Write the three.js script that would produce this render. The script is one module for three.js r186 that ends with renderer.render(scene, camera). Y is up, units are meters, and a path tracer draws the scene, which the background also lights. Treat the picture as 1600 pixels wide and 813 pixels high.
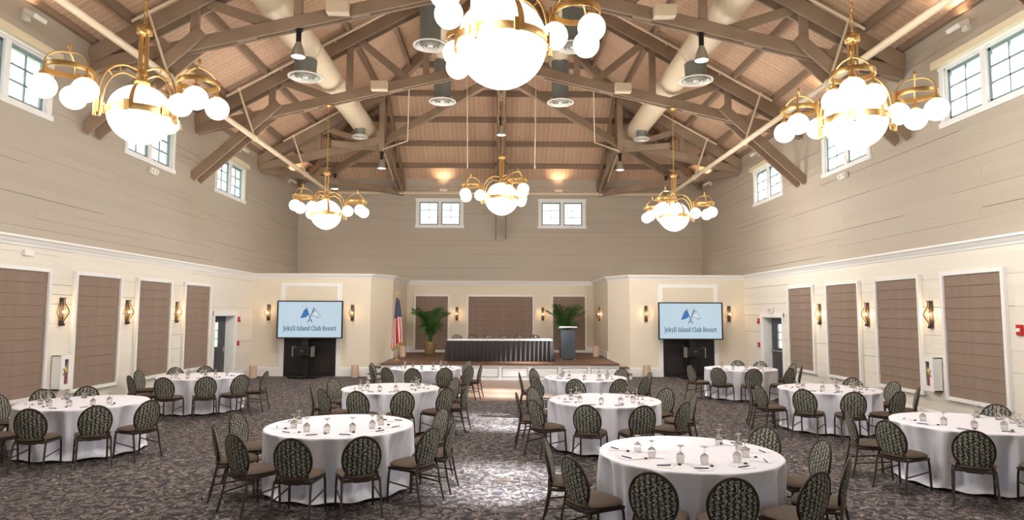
import * as THREE from 'three';
import { mergeGeometries } from 'three/addons/utils/BufferGeometryUtils.js';
import { RoundedBoxGeometry } from 'three/addons/geometries/RoundedBoxGeometry.js';
import { createNoise2D } from 'simplex-noise';

// ------------------------------------------------------------------ camera, sky, sun, exposure
const scene = new THREE.Scene();
const camera = new THREE.PerspectiveCamera(2 * Math.atan(406.5 / 1025) * 180 / Math.PI, 1600 / 813, 0.1, 400);
camera.position.set(0, 2.2, 0);
camera.rotation.set(0.0811, -0.0172, 0.0033, 'YXZ');
scene.background = new THREE.Color().setRGB(0.82, 0.92, 1.0);
scene.backgroundIntensity = 4;
const sun = new THREE.DirectionalLight(new THREE.Color().setRGB(0.95, 0.98, 1.0), 58);
sun.target.position.set(0, 0, -12);
sun.position.set(30, 22.2, -4.3);
sun.shadow.radius = 8;
Object.assign(sun.shadow.camera, { left: -40, right: 40, top: 40, bottom: -40, far: 120 });
scene.add(sun, sun.target);
const renderer = new THREE.WebGLRenderer();
renderer.toneMapping = THREE.LinearToneMapping;
renderer.toneMappingExposure = 0.88;
renderer.shadowMap.enabled = true;

// ------------------------------------------------------------------ helpers
const V = (x, y, z) => new THREE.Vector3(x, y, z);
const rngOf = (s) => () => { s = (s + 0x6d2b79f5) | 0; let t = Math.imul(s ^ (s >>> 15), 1 | s); t = (t + Math.imul(t ^ (t >>> 7), 61 | t)) ^ t; return ((t ^ (t >>> 14)) >>> 0) / 4294967296; };
const rnd = rngOf(7);
const used = {};
function numbered(n) { const k = used[n] = (used[n] ?? -1) + 1; return k ? `${n}_${String(k).padStart(3, '0')}` : n; }
function mesh(name, g, m, parent) { const o = new THREE.Mesh(Array.isArray(g) ? merge(g) : g, m); o.name = name; if (parent) parent.add(o); return o; }
function merge(list) { return list.length === 1 ? list[0] : mergeGeometries(list.map((g) => { const q = g.index ? g.toNonIndexed() : g; for (const k of Object.keys(q.attributes)) if (!['position', 'normal', 'uv'].includes(k)) q.deleteAttribute(k); return q; })); }
function tag(o, label, category, group) { o.userData.label = label; o.userData.category = category; if (group) o.userData.group = group; return o; }
function thing(name, label, category, [x, y, z] = [0, 0, 0], turn = 0, group) {
  const o = new THREE.Group(); o.name = numbered(name); scene.add(o); o.position.set(x, y, z); o.rotation.y = turn; return tag(o, label, category, group);
}
function solo(name, label, category, g, m, group) { const o = mesh(numbered(name), g, m, scene); return tag(o, label, category, group); }
function copy(src, name, [x, y, z], turn, label, group) { const c = src.clone(); c.name = numbered(name); scene.add(c); c.position.set(x, y, z); c.rotation.y = turn; c.userData = { ...src.userData }; if (label) c.userData.label = label; if (group) c.userData.group = group; return c; }
function struct(name, g, m) { const o = g ? mesh(name, g, m, scene) : new THREE.Group(); o.name = name; scene.add(o); o.userData.kind = 'structure'; return o; }
// box with uv in metres, the u axis along its longest horizontal run
function uvm(g) {
  const p = g.attributes.position, n = g.attributes.normal, u = new Float32Array(p.count * 2);
  for (let i = 0; i < p.count; i++) {
    const x = p.getX(i), y = p.getY(i), z = p.getZ(i), a = Math.abs(n.getX(i)), b = Math.abs(n.getY(i)), c = Math.abs(n.getZ(i));
    const [s, t] = b >= a && b >= c ? [x, z] : a >= c ? [z, y] : [x, y];
    u[2 * i] = s; u[2 * i + 1] = t;
  }
  g.setAttribute('uv', new THREE.BufferAttribute(u, 2)); return g;
}
const box = (w, h, d, x = 0, y = 0, z = 0) => uvm(new THREE.BoxGeometry(w, h, d)).translate(x, y, z);
const bx = (x0, x1, y0, y1, z0, z1) => { const g = new THREE.BoxGeometry(x1 - x0, y1 - y0, z1 - z0).translate((x0 + x1) / 2, (y0 + y1) / 2, (z0 + z1) / 2); return uvm(g); };
const rbox = (w, h, d, r, x = 0, y = 0, z = 0) => new RoundedBoxGeometry(w, h, d, 2, r).translate(x, y, z);
const cyl = (r0, r1, h, x = 0, y = 0, z = 0, n = 24) => new THREE.CylinderGeometry(r0, r1, h, n).translate(x, y, z);
const sph = (r, x, y, z, n = 24, m = 16) => new THREE.SphereGeometry(r, n, m).translate(x, y, z);
const tube = (pts, r, seg = 12, rad = 6, closed = false) => new THREE.TubeGeometry(new THREE.CatmullRomCurve3(pts, closed, 'catmullrom', 0.5), seg, r, rad, closed);
function rod(a, b, r, n = 8) { const d = b.clone().sub(a), g = new THREE.CylinderGeometry(r, r, d.length(), n); g.applyQuaternion(new THREE.Quaternion().setFromUnitVectors(V(0, 1, 0), d.clone().normalize())); const m = a.clone().add(b).multiplyScalar(0.5); return g.translate(m.x, m.y, m.z); }
// beam from a to b (axis line), h deep in the vertical plane, t thick sideways, edges lightly chamfered; shift moves it sideways
function beam(a, b, h, t, shift = 0) {
  const d = b.clone().sub(a), L = d.length(); d.normalize();
  let side = V(0, 1, 0).cross(d); if (side.lengthSq() < 1e-6) side = V(0, 0, 1); side.normalize();
  const up = d.clone().cross(side).normalize();
  const s = new THREE.Shape(), c = Math.min(0.008, t / 5);
  s.moveTo(-t / 2 + c, -h / 2); s.lineTo(t / 2 - c, -h / 2); s.lineTo(t / 2, -h / 2 + c); s.lineTo(t / 2, h / 2 - c); s.lineTo(t / 2 - c, h / 2); s.lineTo(-t / 2 + c, h / 2); s.lineTo(-t / 2, h / 2 - c); s.lineTo(-t / 2, -h / 2 + c); s.closePath();
  const g = new THREE.ExtrudeGeometry(s, { depth: L, bevelEnabled: false });
  const p = g.attributes.position, n = g.attributes.normal, u = new Float32Array(p.count * 2);
  for (let i = 0; i < p.count; i++) { const cap = Math.abs(n.getZ(i)) > 0.5; u[2 * i] = cap ? p.getX(i) : p.getZ(i); u[2 * i + 1] = cap ? p.getY(i) : Math.abs(n.getX(i)) > 0.5 ? p.getY(i) : p.getX(i); }
  g.setAttribute('uv', new THREE.BufferAttribute(u, 2));
  g.applyMatrix4(new THREE.Matrix4().makeBasis(side, up, d)); return g.translate(a.x + side.x * shift, a.y + side.y * shift, a.z + side.z * shift);
}
// profile [[out, y] ...] swept along a plan path [[x, z] ...] with mitred corners; room side is to the right of the path
function sweep(path, prof) {
  const pos = [], idx = [], n = path.length, k = prof.length;
  for (let i = 0; i < n; i++) {
    const dir = (a, b) => { const x = path[b][0] - path[a][0], z = path[b][1] - path[a][1], l = Math.hypot(x, z); return [x / l, z / l]; };
    const d0 = i ? dir(i - 1, i) : dir(0, 1), d1 = i < n - 1 ? dir(i, i + 1) : d0;
    const n0 = [-d0[1], d0[0]], n1 = [-d1[1], d1[0]], mx = n0[0] + n1[0], mz = n0[1] + n1[1], f = 2 / (mx * mx + mz * mz);
    for (const [o, y] of prof) pos.push(path[i][0] + mx * f * o, y, path[i][1] + mz * f * o);
  }
  const pp = [], quad = (a, b, c, d) => { for (const q of [a, b, c, a, c, d]) pp.push(pos[3 * q], pos[3 * q + 1], pos[3 * q + 2]); };
  for (let i = 0; i < n - 1; i++) for (let j = 0; j < k; j++) { const j2 = (j + 1) % k; quad(i * k + j, (i + 1) * k + j, (i + 1) * k + j2, i * k + j2); }
  for (const i of [0, n - 1]) for (let j = 1; j < k - 1; j++) for (const q of [0, j, j + 1]) pp.push(...pos.slice(3 * (i * k + q), 3 * (i * k + q) + 3));
  const g = new THREE.BufferGeometry(); g.setAttribute('position', new THREE.Float32BufferAttribute(pp, 3)); g.computeVertexNormals(); return uvm(g);
}
// round or squarish pad in the xy plane: half axes a, b, exponent n; front and back domes, wrap bends the sides forward (to -z)
function pad(a, b, n, thick, dome, wrap = 0, rings = 7, seg = 36, taper = 0) {
  const pos = [], uv = [], idx = [];
  for (const s of [1, -1]) {
    const base = pos.length / 3;
    for (let i = 0; i <= rings; i++) for (let j = 0; j < seg; j++) {
      const r = Math.sin((i / rings) * Math.PI / 2), t = (j / seg) * 2 * Math.PI, c = Math.cos(t), q = Math.sin(t);
      const y = b * r * Math.sign(q) * Math.abs(q) ** (2 / n), x = a * r * Math.sign(c) * Math.abs(c) ** (2 / n) * (1 + taper * y / b);
      const edge = Math.sqrt(Math.max(0, 1 - r ** 8));
      pos.push(x, y, s * (thick / 2 * edge + dome * (1 - r * r) * edge) - wrap * x * x); uv.push(x, y);
    }
    for (let i = 0; i < rings; i++) for (let j = 0; j < seg; j++) {
      const A = base + i * seg + j, B = base + i * seg + (j + 1) % seg, C = A + seg, D = B + seg;
      s > 0 ? idx.push(A, C, D, A, D, B) : idx.push(A, D, C, A, B, D);
    }
  }
  const g = new THREE.BufferGeometry(); g.setAttribute('position', new THREE.Float32BufferAttribute(pos, 3)); g.setAttribute('uv', new THREE.Float32BufferAttribute(uv, 2)); g.setIndex(idx); g.computeVertexNormals(); return g;
}
const lathe = (pts, n = 24, a = 0, l = Math.PI * 2) => new THREE.LatheGeometry(pts.map(([x, y]) => new THREE.Vector2(x, y)), n, a, l);

// ------------------------------------------------------------------ textures
const S = (r, g, b) => new THREE.Color().setRGB(r / 255, g / 255, b / 255, THREE.SRGBColorSpace);
const noise = createNoise2D(rngOf(11));
// tileable noise through a 4-D-free trick: cross fade of shifted noise
function tn(x, y, P, f) { const wx = x / P, wy = y / P, n = (a, b) => noise(a * f, b * f); return (n(x, y) * (1 - wx) * (1 - wy) + n(x - P, y) * wx * (1 - wy) + n(x, y - P) * (1 - wx) * wy + n(x - P, y - P) * wx * wy) / Math.sqrt(((1 - wx) ** 2 + wx ** 2) * ((1 - wy) ** 2 + wy ** 2)); }
function tex(size, fn, metres, srgb = true) {
  const d = new Uint8Array(size * size * 4);
  for (let j = 0; j < size; j++) for (let i = 0; i < size; i++) { const c = fn(i / size, j / size), k = 4 * (j * size + i); d[k] = c[0]; d[k + 1] = c[1]; d[k + 2] = c[2]; d[k + 3] = 255; }
  const t = new THREE.DataTexture(d, size, size); t.wrapS = t.wrapT = THREE.RepeatWrapping; t.magFilter = THREE.LinearFilter; t.minFilter = THREE.LinearMipmapLinearFilter; t.generateMipmaps = true;
  if (srgb) t.colorSpace = THREE.SRGBColorSpace; t.repeat.set(1 / metres, 1 / metres); t.needsUpdate = true; return t;
}
const mixc = (a, b, t) => { t = Math.min(1, Math.max(0, t)); return [a[0] + (b[0] - a[0]) * t, a[1] + (b[1] - a[1]) * t, a[2] + (b[2] - a[2]) * t]; };
const carpetTex = tex(1024, (u, v) => {
  const x = u * 3, y = v * 3, wx = tn(x, y, 3, 5) * 0.05, wy = tn((x + 1.7) % 3, y, 3, 5) * 0.05;
  const q = (f, o) => tn(((x + wx + o) % 3 + 3) % 3, ((y + wy) % 3 + 3) % 3, 3, f);
  const s1 = q(9, 0), s2 = q(20, 0.9), s3 = q(44, 1.9), s4 = q(17, 2.3);
  let c = mixc([40, 36, 38], [98, 87, 81], 0.5 + 1.3 * s1 + 0.6 * s3);
  c = mixc(c, [66, 66, 84], Math.max(0, s4 * 1.6 - 0.3));
  const line = Math.abs(s2 + 0.25 * s3);                       // leafy light squiggles
  if (line < 0.24) c = mixc(c, [200, 189, 178], 0.9 * (1 - line / 0.24) * (0.55 + 0.45 * Math.sign(s1 + 0.15)));
  if (s4 + 0.5 * s3 < -0.45) c = mixc(c, [26, 23, 27], 0.85);
  return c;
}, 3.7);
const beamTex = tex(512, (u, v) => { const g = tn(u * 2, v * 2, 2, 1.2), f = tn(u * 2, (v * 2 * 1) % 2, 2, 26) * 0.5; const k = 0.5 + 0.3 * g + 0.2 * f; return mixc([134, 113, 95], [160, 138, 118], k); }, 2);
// ceiling boards run along v, 9 cm wide, 8 to a tile
const ceilTex = tex(512, (u, v) => {
  const b = Math.floor(u * 8), f = u * 8 - b, tone = [0, 6, -5, 3, -7, 8, -2, 4][b];
  const g = tn(u * 0.72, v * 0.72, 0.72, 9) * 7 + tn(u * 0.72, v * 0.72, 0.72, 40) * 5;
  const c = [208 + tone + g, 175 + tone + g, 148 + tone + g * 0.9]; return f < 0.05 ? [140, 108, 86] : c;
}, 0.72);
const fabricTex = tex(512, (u, v) => { const g = tn(u, v, 1, 3) * 5, w = tn(u, v, 1, 60) * 8 + tn(u, v, 1, 130) * 6; return [143 + g + w, 124 + g + w, 111 + g + w]; }, 1);
const woodTex = tex(512, (u, v) => { const b = Math.floor(v * 8), f = v * 8 - b, tone = [0, 10, -9, 5, -4, 12, -8, 3][b], g = tn(u * 2, (v * 2), 2, 2) * 10 + tn(u * 2, v * 2, 2, 24) * 6; return f < 0.04 ? [52, 36, 27] : [98 + tone + g, 70 + tone + g, 54 + tone + g]; }, 1.2);
const danceTex = tex(512, (u, v) => { const b = Math.floor(v * 8), f = v * 8 - b, tone = [0, 8, -9, 5, -4, 9, -8, 3][b], g = tn(u * 2, v * 2, 2, 1.6) * 8 + tn(u * 2, v * 2, 2, 24) * 6; return f < 0.03 ? [96, 78, 66] : [142 + tone + g, 119 + tone + g, 104 + tone + g]; }, 0.9);
function canvasTex(w, h, draw, metres) { const c = document.createElement('canvas'); c.width = w; c.height = h; draw(c.getContext('2d'), w, h); const t = new THREE.CanvasTexture(c); t.colorSpace = THREE.SRGBColorSpace; if (metres) { t.wrapS = t.wrapT = THREE.RepeatWrapping; t.repeat.set(1 / metres, 1 / metres); } return t; }
// vine scrolls woven in grey-green on dark brown
const scrollTex = canvasTex(512, 512, (x, w, h) => {
  x.fillStyle = '#292019'; x.fillRect(0, 0, w, h); x.lineCap = 'round';
  const col = ['#bcc4b6', '#a6b2aa', '#cccdbd'], r = rngOf(5);
  for (let i = 0; i < 6; i++) for (let j = 0; j < 7; j++) {
    const bx0 = 42 + i * 85.3, by0 = 36 + j * 73.1 + (i & 1 ? 36 : 0), s = (i + j) & 1 ? 1 : -1, R = 21 + 5 * r(), rot = r() * 1.2 - 0.6, cl = col[Math.floor(r() * 3)], lf = [0, 1, 2].map(() => [r(), r()]);
    for (const ox of [-w, 0, w]) for (const oy of [-h, 0, h]) {
      x.save(); x.translate(bx0 + ox, by0 + oy); x.rotate(rot); x.scale(s, 1); x.strokeStyle = x.fillStyle = cl; x.lineWidth = 7;
      x.beginPath(); for (let k = 0; k <= 36; k++) { const t = k / 36 * 2.5 * Math.PI, q = R * (1 - k / 48), px = q * Math.cos(t), py = q * Math.sin(t); k ? x.lineTo(px, py) : x.moveTo(px, py); } x.stroke();
      x.beginPath(); x.moveTo(R, 0); x.quadraticCurveTo(R + 8, 34, -12, 46); x.stroke();
      lf.forEach(([a, b], k) => { x.save(); x.rotate(k * 2.1 + a); x.translate(R + 10, 0); x.rotate(0.9 - b); x.beginPath(); x.ellipse(0, 0, 11, 4.5, 0, 0, 7); x.fill(); x.restore(); });
      x.restore();
    }
  }
}, 0.31);

// ------------------------------------------------------------------ materials
const std = (c, rough = 0.7, o = {}) => new THREE.MeshStandardMaterial({ color: c, roughness: rough, ...o });
const M = {
  upper: [S(180, 170, 155), S(181, 171, 157), S(178, 168, 153), S(180, 171, 156)].map((c) => std(c, 0.6)),
  lower: [S(230, 225, 214), S(232, 227, 217), S(228, 223, 212), S(231, 226, 215)].map((c) => std(c, 0.55)),
  plaster: std(S(227, 217, 199), 0.7), white: std(S(240, 240, 239), 0.45), stageWhite: std(S(226, 229, 232), 0.5), valance: std(S(226, 214, 184), 0.6),
  beam: std(0xffffff, 0.65, { map: beamTex }), ceil: std(0xffffff, 0.75, { map: ceilTex }), purlin: std(S(140, 118, 99), 0.7),
  carpet: std(0xffffff, 0.95, { map: carpetTex }), stage: std(0xffffff, 0.5, { map: woodTex }), dance: std(0xffffff, 0.38, { map: danceTex }),
  fabric: std(0xffffff, 0.95, { map: fabricTex }),
  fabricBack: std(S(84, 68, 58), 0.95),
  sash: std(S(126, 142, 148), 0.5), seamShade: std(S(104, 92, 80), 0.8),  // sash tinted dark for its backlit look; wall backing darkened as plank-seam shade
  pipe: std(S(222, 204, 178), 0.5), duct: std(S(232, 216, 190), 0.45), galv: std(S(124, 128, 126), 0.45, { metalness: 0.25 }),
  brass: std(new THREE.Color().setRGB(0.78, 0.52, 0.22), 0.28, { metalness: 1 }),
  bronze: std(new THREE.Color().setRGB(0.075, 0.056, 0.046), 0.32, { metalness: 0.75 }),
  rim: std(S(40, 29, 24), 0.4), scroll: std(0xffffff, 0.8, { map: scrollTex }), seat: std(S(86, 72, 61), 0.85),
  cloth: std(S(228, 229, 240), 0.8), board: std(S(150, 120, 90), 0.7), skirt: std(S(44, 40, 40), 0.75), black: std(S(18, 16, 17), 0.4), blackDoor: std(S(30, 24, 23), 0.45),
  glass: new THREE.MeshPhysicalMaterial({ color: 0xffffff, roughness: 0.02, transmission: 1, thickness: 0, ior: 1.45 }),
  goblet: new THREE.MeshPhysicalMaterial({ color: 0xffffff, roughness: 0.01, transmission: 1, thickness: 0.01, ior: 1.5 }),
  sconceGlass: new THREE.MeshPhysicalMaterial({ color: S(255, 232, 206), roughness: 0.16, transmission: 1, thickness: 0 }),
  pen: std(S(40, 48, 118), 0.4), paper: std(S(231, 231, 236), 0.9), mint: std(S(62, 40, 30), 0.5),
  globe: std(0xffffff, 0.3, { emissive: new THREE.Color().setRGB(1, 0.94, 0.84), emissiveIntensity: 1.8 }),
  bulb: std(0xffffff, 0.3, { emissive: new THREE.Color().setRGB(1, 0.8, 0.54), emissiveIntensity: 11 }),
  lens: std(0xffffff, 0.3, { emissive: new THREE.Color().setRGB(1, 0.96, 0.86), emissiveIntensity: 4 }),
  silver: std(S(176, 172, 162), 0.35, { metalness: 0.6 }), fitting: std(S(240, 238, 232), 0.4),
  red: std(S(190, 28, 38), 0.4), tan: std(S(206, 180, 158), 0.7), slate: std(S(64, 72, 82), 0.55), door: std(S(58, 60, 66), 0.45), grass: std(S(86, 110, 60), 0.95), yellow: std(S(235, 205, 50), 0.5),
};
const W = 8.63, ZB = -27.85, ZS = -23.1, ZF = 4, YC = 3.56, YP = 7.95, SL = 0.56, AX = 3.95, AZ = -24.15, BX = 4.55;
const warm = new THREE.Color().setRGB(1, 0.94, 0.87);

// ------------------------------------------------------------------ ground and floor
const ground = struct('ground', new THREE.CircleGeometry(160, 48).rotateX(-Math.PI / 2).translate(0, -0.25, 0), M.grass);
const floor = struct('floor', bx(-W - 0.3, W + 0.3, -0.2, 0, ZB - 0.3, ZF + 0.3), M.carpet);
mesh('parquet', bx(-3.4, 3.4, 0, 0.006, -21.8, -16.7), M.dance, floor);
solo('floor_outlet', 'small bronze outlet cover set in the aisle carpet', 'outlet cover', rbox(0.19, 0.006, 0.12, 0.002, 0.02, 0.004, -8.87), std(S(84, 70, 58), 0.6));

// ------------------------------------------------------------------ windows: [centre along the wall, ...]
const WZ = [-1.8, -6.55, -11.3, -16.05, -20.83], WY0 = 5.93, WY1 = 6.98, WW = 2.04;
const sideOpen = WZ.map((z) => [z - WW / 2, z + WW / 2, WY0, WY1]);
const doorOpen = [-21.56, -20.02, 0, 2.1];
// boxes of a wall with rectangular openings, in wall coordinates (u along, y up)
function wallRects(u0, u1, y0, y1, open) {
  const us = [...new Set([u0, u1, ...open.flatMap((o) => [o[0], o[1]])])].filter((u) => u >= u0 && u <= u1).sort((a, b) => a - b), out = [];
  for (let i = 0; i < us.length - 1; i++) {
    const m = (us[i] + us[i + 1]) / 2, cut = open.filter((o) => o[0] < m && o[1] > m && o[3] > y0 && o[2] < y1).sort((a, b) => a[2] - b[2]); let y = y0;
    for (const o of cut) { if (o[2] > y) out.push([us[i], us[i + 1], y, o[2]]); y = o[3]; }
    if (y < y1) out.push([us[i], us[i + 1], y, y1]);
  }
  return out;
}
// horizontal boards over the wall; place(u0,u1,y0,y1) gives the box of one board
function planks(parent, u0, u1, y0, y1, pitch, open, place, mats, seed) {
  const r = rngOf(seed), rows = Math.round((y1 - y0) / pitch), ph = (y1 - y0) / rows;
  for (let k = 0; k < rows; k++) {
    const a = y0 + k * ph, b = a + ph, cut = open.filter((o) => o[2] < b - 0.03 && o[3] > a + 0.03);
    let runs = [[u0, u1]];
    for (const o of cut) runs = runs.flatMap(([s, e]) => (o[1] <= s || o[0] >= e ? [[s, e]] : [[s, o[0]], [o[1], e]].filter(([p, q]) => q - p > 0.02)));
    for (const [s, e] of runs) {
      let u = s;
      while (u < e - 0.01) { let n = u + 3 + 2.6 * r(); if (e - n < 1.2) n = e; const q = r(), gap = q < 0.16 ? 0.009 : q < 0.36 ? 0.004 : 0.0008; mesh('plank', place(u + 0.001, n - 0.001, a + gap, b), mats[Math.floor(r() * mats.length)], parent); u = n; }
    }
  }
}
for (const [side, s] of [['left', -1], ['right', 1]]) {
  const w = struct('wall_' + side);
  const put = (t0, t1) => ([u0, u1, y0, y1]) => bx(Math.min(s * (W + t0), s * (W + t1)), Math.max(s * (W + t0), s * (W + t1)), y0, y1, u0, u1);
  mesh('lower_backing', wallRects(ZB - 0.3, -5, 0, YC - 0.05, [doorOpen]).map(put(0.018, 0.3)), M.seamShade, w);
  mesh('upper_backing', wallRects(ZB - 0.3, -5, YC - 0.05, YP + 0.1, sideOpen).map(put(0.018, 0.3)), M.seamShade, w);  // dark backing colour puts shade into the gaps between boards
  mesh('lower_wall', wallRects(-5, ZF + 0.3, 0, YC - 0.05, []).map(put(0, 0.3)), M.lower[0], w);
  mesh('upper_wall', wallRects(-5, ZF + 0.3, YC - 0.05, YP + 0.1, sideOpen).map(put(0, 0.3)), M.upper[0], w);
  planks(w, ZB, -5, YC - 0.02, YP + 0.02, 0.19, sideOpen, (a, b, c, d) => put(0, 0.02)([a, b, c, d]), M.upper, 20 + s);
  planks(w, ZS, -5, 0.3, YC - 0.1, 0.19, [doorOpen], (a, b, c, d) => put(0, 0.02)([a, b, c, d]), M.lower, 40 + s);
}
const backOpen = [[-3.52, -1.72, WY0, WY1], [1.72, 3.52, WY0, WY1]];
{
  const w = struct('wall_back');
  mesh('lower_backing', bx(-W, W, 0, YC - 0.05, ZB - 0.3, ZB - 0.0), M.plaster, w);
  mesh('upper_backing', wallRects(-W, W, YC - 0.05, YP + 0.1, backOpen).map(([a, b, c, d]) => bx(a, b, c, d, ZB - 0.3, ZB - 0.018)), M.seamShade, w);
  planks(w, -W, W, YC - 0.02, YP + 0.02, 0.19, backOpen, (a, b, c, d) => bx(a, b, c, d, ZB - 0.02, ZB), M.upper, 77);
}
// camera-side gable wall with glazed doors and the same clerestory windows
const frontOpen = [...backOpen, [-2.7, 2.7, 0, 2.5]];
{
  const w = struct('wall_front'), ridge = YP + SL * W;
  mesh('backing', wallRects(-W - 0.3, W + 0.3, 0, YP, frontOpen).map(([a, b, c, d]) => bx(a, b, c, d, ZF, ZF + 0.3)), M.lower[0], w);
  const t = new THREE.Shape([[-W - 0.3, YP], [W + 0.3, YP], [W + 0.3, YP + 0.05], [0, ridge + 0.1], [-W - 0.3, YP + 0.05]].map((q) => new THREE.Vector2(...q)));
  mesh('gable', new THREE.ExtrudeGeometry(t, { depth: 0.3, bevelEnabled: false }).translate(0, 0, ZF), M.upper[0], w);
}
// a clerestory window: casing, sill, two sashes of two by three panes; local x along the wall, z into the room
let winNo = 0;
function makeWindow(x, y, z, turn, width, valance) {
  const o = struct('window_' + (++winNo)); o.position.set(x, y, z); o.rotation.y = turn;
  const h = WY1 - WY0, a = width / 2, c = 0.115;
  for (const s of [-1, 1]) mesh('casing', box(c, h + 0.02, 0.035, s * (a + c / 2), 0, 0.012), M.white, o);
  mesh('casing', box(2 * a + 2 * c + 0.04, 0.12, 0.04, 0, h / 2 + 0.06, 0.014), M.white, o);
  mesh('sill', rbox(2 * a + 2 * c + 0.06, 0.11, 0.06, 0.012, 0, -h / 2 - 0.055, 0.025), M.white, o);
  if (valance) mesh('blind_box', rbox(2 * a + 2 * c + 0.2, 0.15, 0.13, 0.01, 0, h / 2 + 0.12, 0.06), M.valance, o);
  mesh('jamb', [box(0.03, h, 0.26, -a + 0.015, 0, -0.14), box(0.03, h, 0.26, a - 0.015, 0, -0.14), box(2 * a, 0.03, 0.26, 0, h / 2 - 0.015, -0.14), box(2 * a, 0.03, 0.26, 0, -h / 2 + 0.015, -0.14)], M.white, o);
  mesh('mullion', box(0.13, h, 0.12, 0, 0, -0.06), M.white, o);
  for (const s of [-1, 1]) {
    const x0 = s < 0 ? -a + 0.03 : 0.065, x1 = s < 0 ? -0.065 : a - 0.03, f = 0.055, y0 = -h / 2 + 0.03, y1 = h / 2 - 0.03;
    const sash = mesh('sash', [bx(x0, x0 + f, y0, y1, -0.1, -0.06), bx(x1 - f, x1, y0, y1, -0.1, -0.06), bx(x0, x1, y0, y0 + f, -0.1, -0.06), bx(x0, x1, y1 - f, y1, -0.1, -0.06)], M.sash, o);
    const gx = (x1 - x0 - 2 * f) / 2, gy = (y1 - y0 - 2 * f) / 3, mt = 0.028;
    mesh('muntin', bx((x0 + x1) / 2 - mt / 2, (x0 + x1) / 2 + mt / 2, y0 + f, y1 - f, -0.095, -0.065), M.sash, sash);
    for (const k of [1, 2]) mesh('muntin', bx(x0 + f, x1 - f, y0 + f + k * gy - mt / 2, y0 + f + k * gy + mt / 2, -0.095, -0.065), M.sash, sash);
    for (let i = 0; i < 2; i++) for (let j = 0; j < 3; j++) mesh('pane', new THREE.PlaneGeometry(gx, gy).translate(x0 + f + gx * (i + 0.5), y0 + f + gy * (j + 0.5), -0.08), M.glass, sash);
  }
  return o;
}
const WYM = (WY0 + WY1) / 2;
for (const z of WZ) { makeWindow(-W, WYM, z, Math.PI / 2, WW, true); makeWindow(W, WYM, z, -Math.PI / 2, WW, true); }
for (const x of [-2.62, 2.62]) { makeWindow(x, WYM, ZB, 0, 1.8, false); makeWindow(x, WYM, ZF, Math.PI, 1.8, false); }
{ // glazed lobby doors behind the camera
  const d = struct('door_3'); d.position.set(0, 0, ZF);
  mesh('casing', [bx(-2.82, -2.7, 0, 2.62, -0.03, 0.3), bx(2.7, 2.82, 0, 2.62, -0.03, 0.3), bx(-2.82, 2.82, 2.5, 2.62, -0.03, 0.3)], M.white, d);
  for (let k = 0; k < 6; k++) {
    const x0 = -2.7 + 0.9 * k, x1 = x0 + 0.9;
    const leaf = mesh('leaf', [bx(x0, x0 + 0.09, 0, 2.5, 0.1, 0.15), bx(x1 - 0.09, x1, 0, 2.5, 0.1, 0.15), bx(x0, x1, 0, 0.3, 0.1, 0.15), bx(x0, x1, 2.4, 2.5, 0.1, 0.15), bx(x0, x1, 1.25, 1.3, 0.11, 0.14)], M.white, d);
    for (const [y0, y1] of [[0.3, 1.25], [1.3, 2.4]]) mesh('pane', new THREE.PlaneGeometry(0.72, y1 - y0).translate((x0 + x1) / 2, (y0 + y1) / 2, 0.125), M.glass, leaf);
  }
}

// ------------------------------------------------------------------ lower back walls, stage alcove, crown and baseboards
const wallSeg = (p, q, y0, y1, t) => { const dx = q[0] - p[0], dz = q[1] - p[1], L = Math.hypot(dx, dz), g = box(L, y1 - y0, t, 0, (y0 + y1) / 2, 0); g.rotateY(-Math.atan2(dz, dx)); const nx = dz / L, nz = -dx / L; return g.translate((p[0] + q[0]) / 2 + nx * t / 2, 0, (p[1] + q[1]) / 2 + nz * t / 2); };
for (const [side, s] of [['left', -1], ['right', 1]]) {
  const pts = [[s * W, ZS], [s * BX, ZS], [s * AX, AZ], [s * AX, ZB]], g = [];
  for (let i = 0; i < 3; i++) g.push(s < 0 ? wallSeg(pts[i], pts[i + 1], 0, YC - 0.02, 0.12) : wallSeg(pts[i + 1], pts[i], 0, YC - 0.02, 0.12));
  const w = struct('wall_stage_' + side, merge(g), M.plaster);
  const sh = new THREE.Shape([[s * W, -ZS], [s * BX, -ZS], [s * AX, -AZ], [s * AX, -ZB], [s * W, -ZB]].map((q) => new THREE.Vector2(...q)));
  mesh('ledge', new THREE.ExtrudeGeometry(sh, { depth: 0.03, bevelEnabled: false }).rotateX(-Math.PI / 2).translate(0, YC - 0.05, 0), M.white, w);
}
const inner = [[-W, ZF], [-W, ZS], [-BX, ZS], [-AX, AZ], [-AX, ZB], [AX, ZB], [AX, AZ], [BX, ZS], [W, ZS], [W, ZF]];
const crownProf = [[-0.02, YC - 0.17], [0.02, YC - 0.17], [0.03, YC - 0.13], [0.05, YC - 0.11], [0.085, YC - 0.06], [0.1, YC - 0.045], [0.12, YC - 0.04], [0.12, YC], [-0.02, YC]];
struct('trim_1', sweep(inner, crownProf), M.white);
const baseProf = (h) => [[-0.01, 0], [0.025, 0], [0.025, h - 0.04], [0.018, h - 0.01], [0.01, h], [-0.01, h]];
struct('baseboard_left', merge([sweep([[-W, ZF], [-W, -19.9]], baseProf(0.3)), sweep([[-W, -21.68], [-W, ZS]], baseProf(0.3))]), M.white);
struct('baseboard_right', merge([sweep([[W, ZS], [W, -21.68]], baseProf(0.3)), sweep([[W, -19.9], [W, ZF]], baseProf(0.3))]), M.white);
struct('baseboard_back_left', merge([sweep([[-W, ZS], [-7.62, ZS]], baseProf(0.32)), sweep([[-5.6, ZS], [-BX, ZS], [-AX, AZ]], baseProf(0.32))]), M.white);
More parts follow.
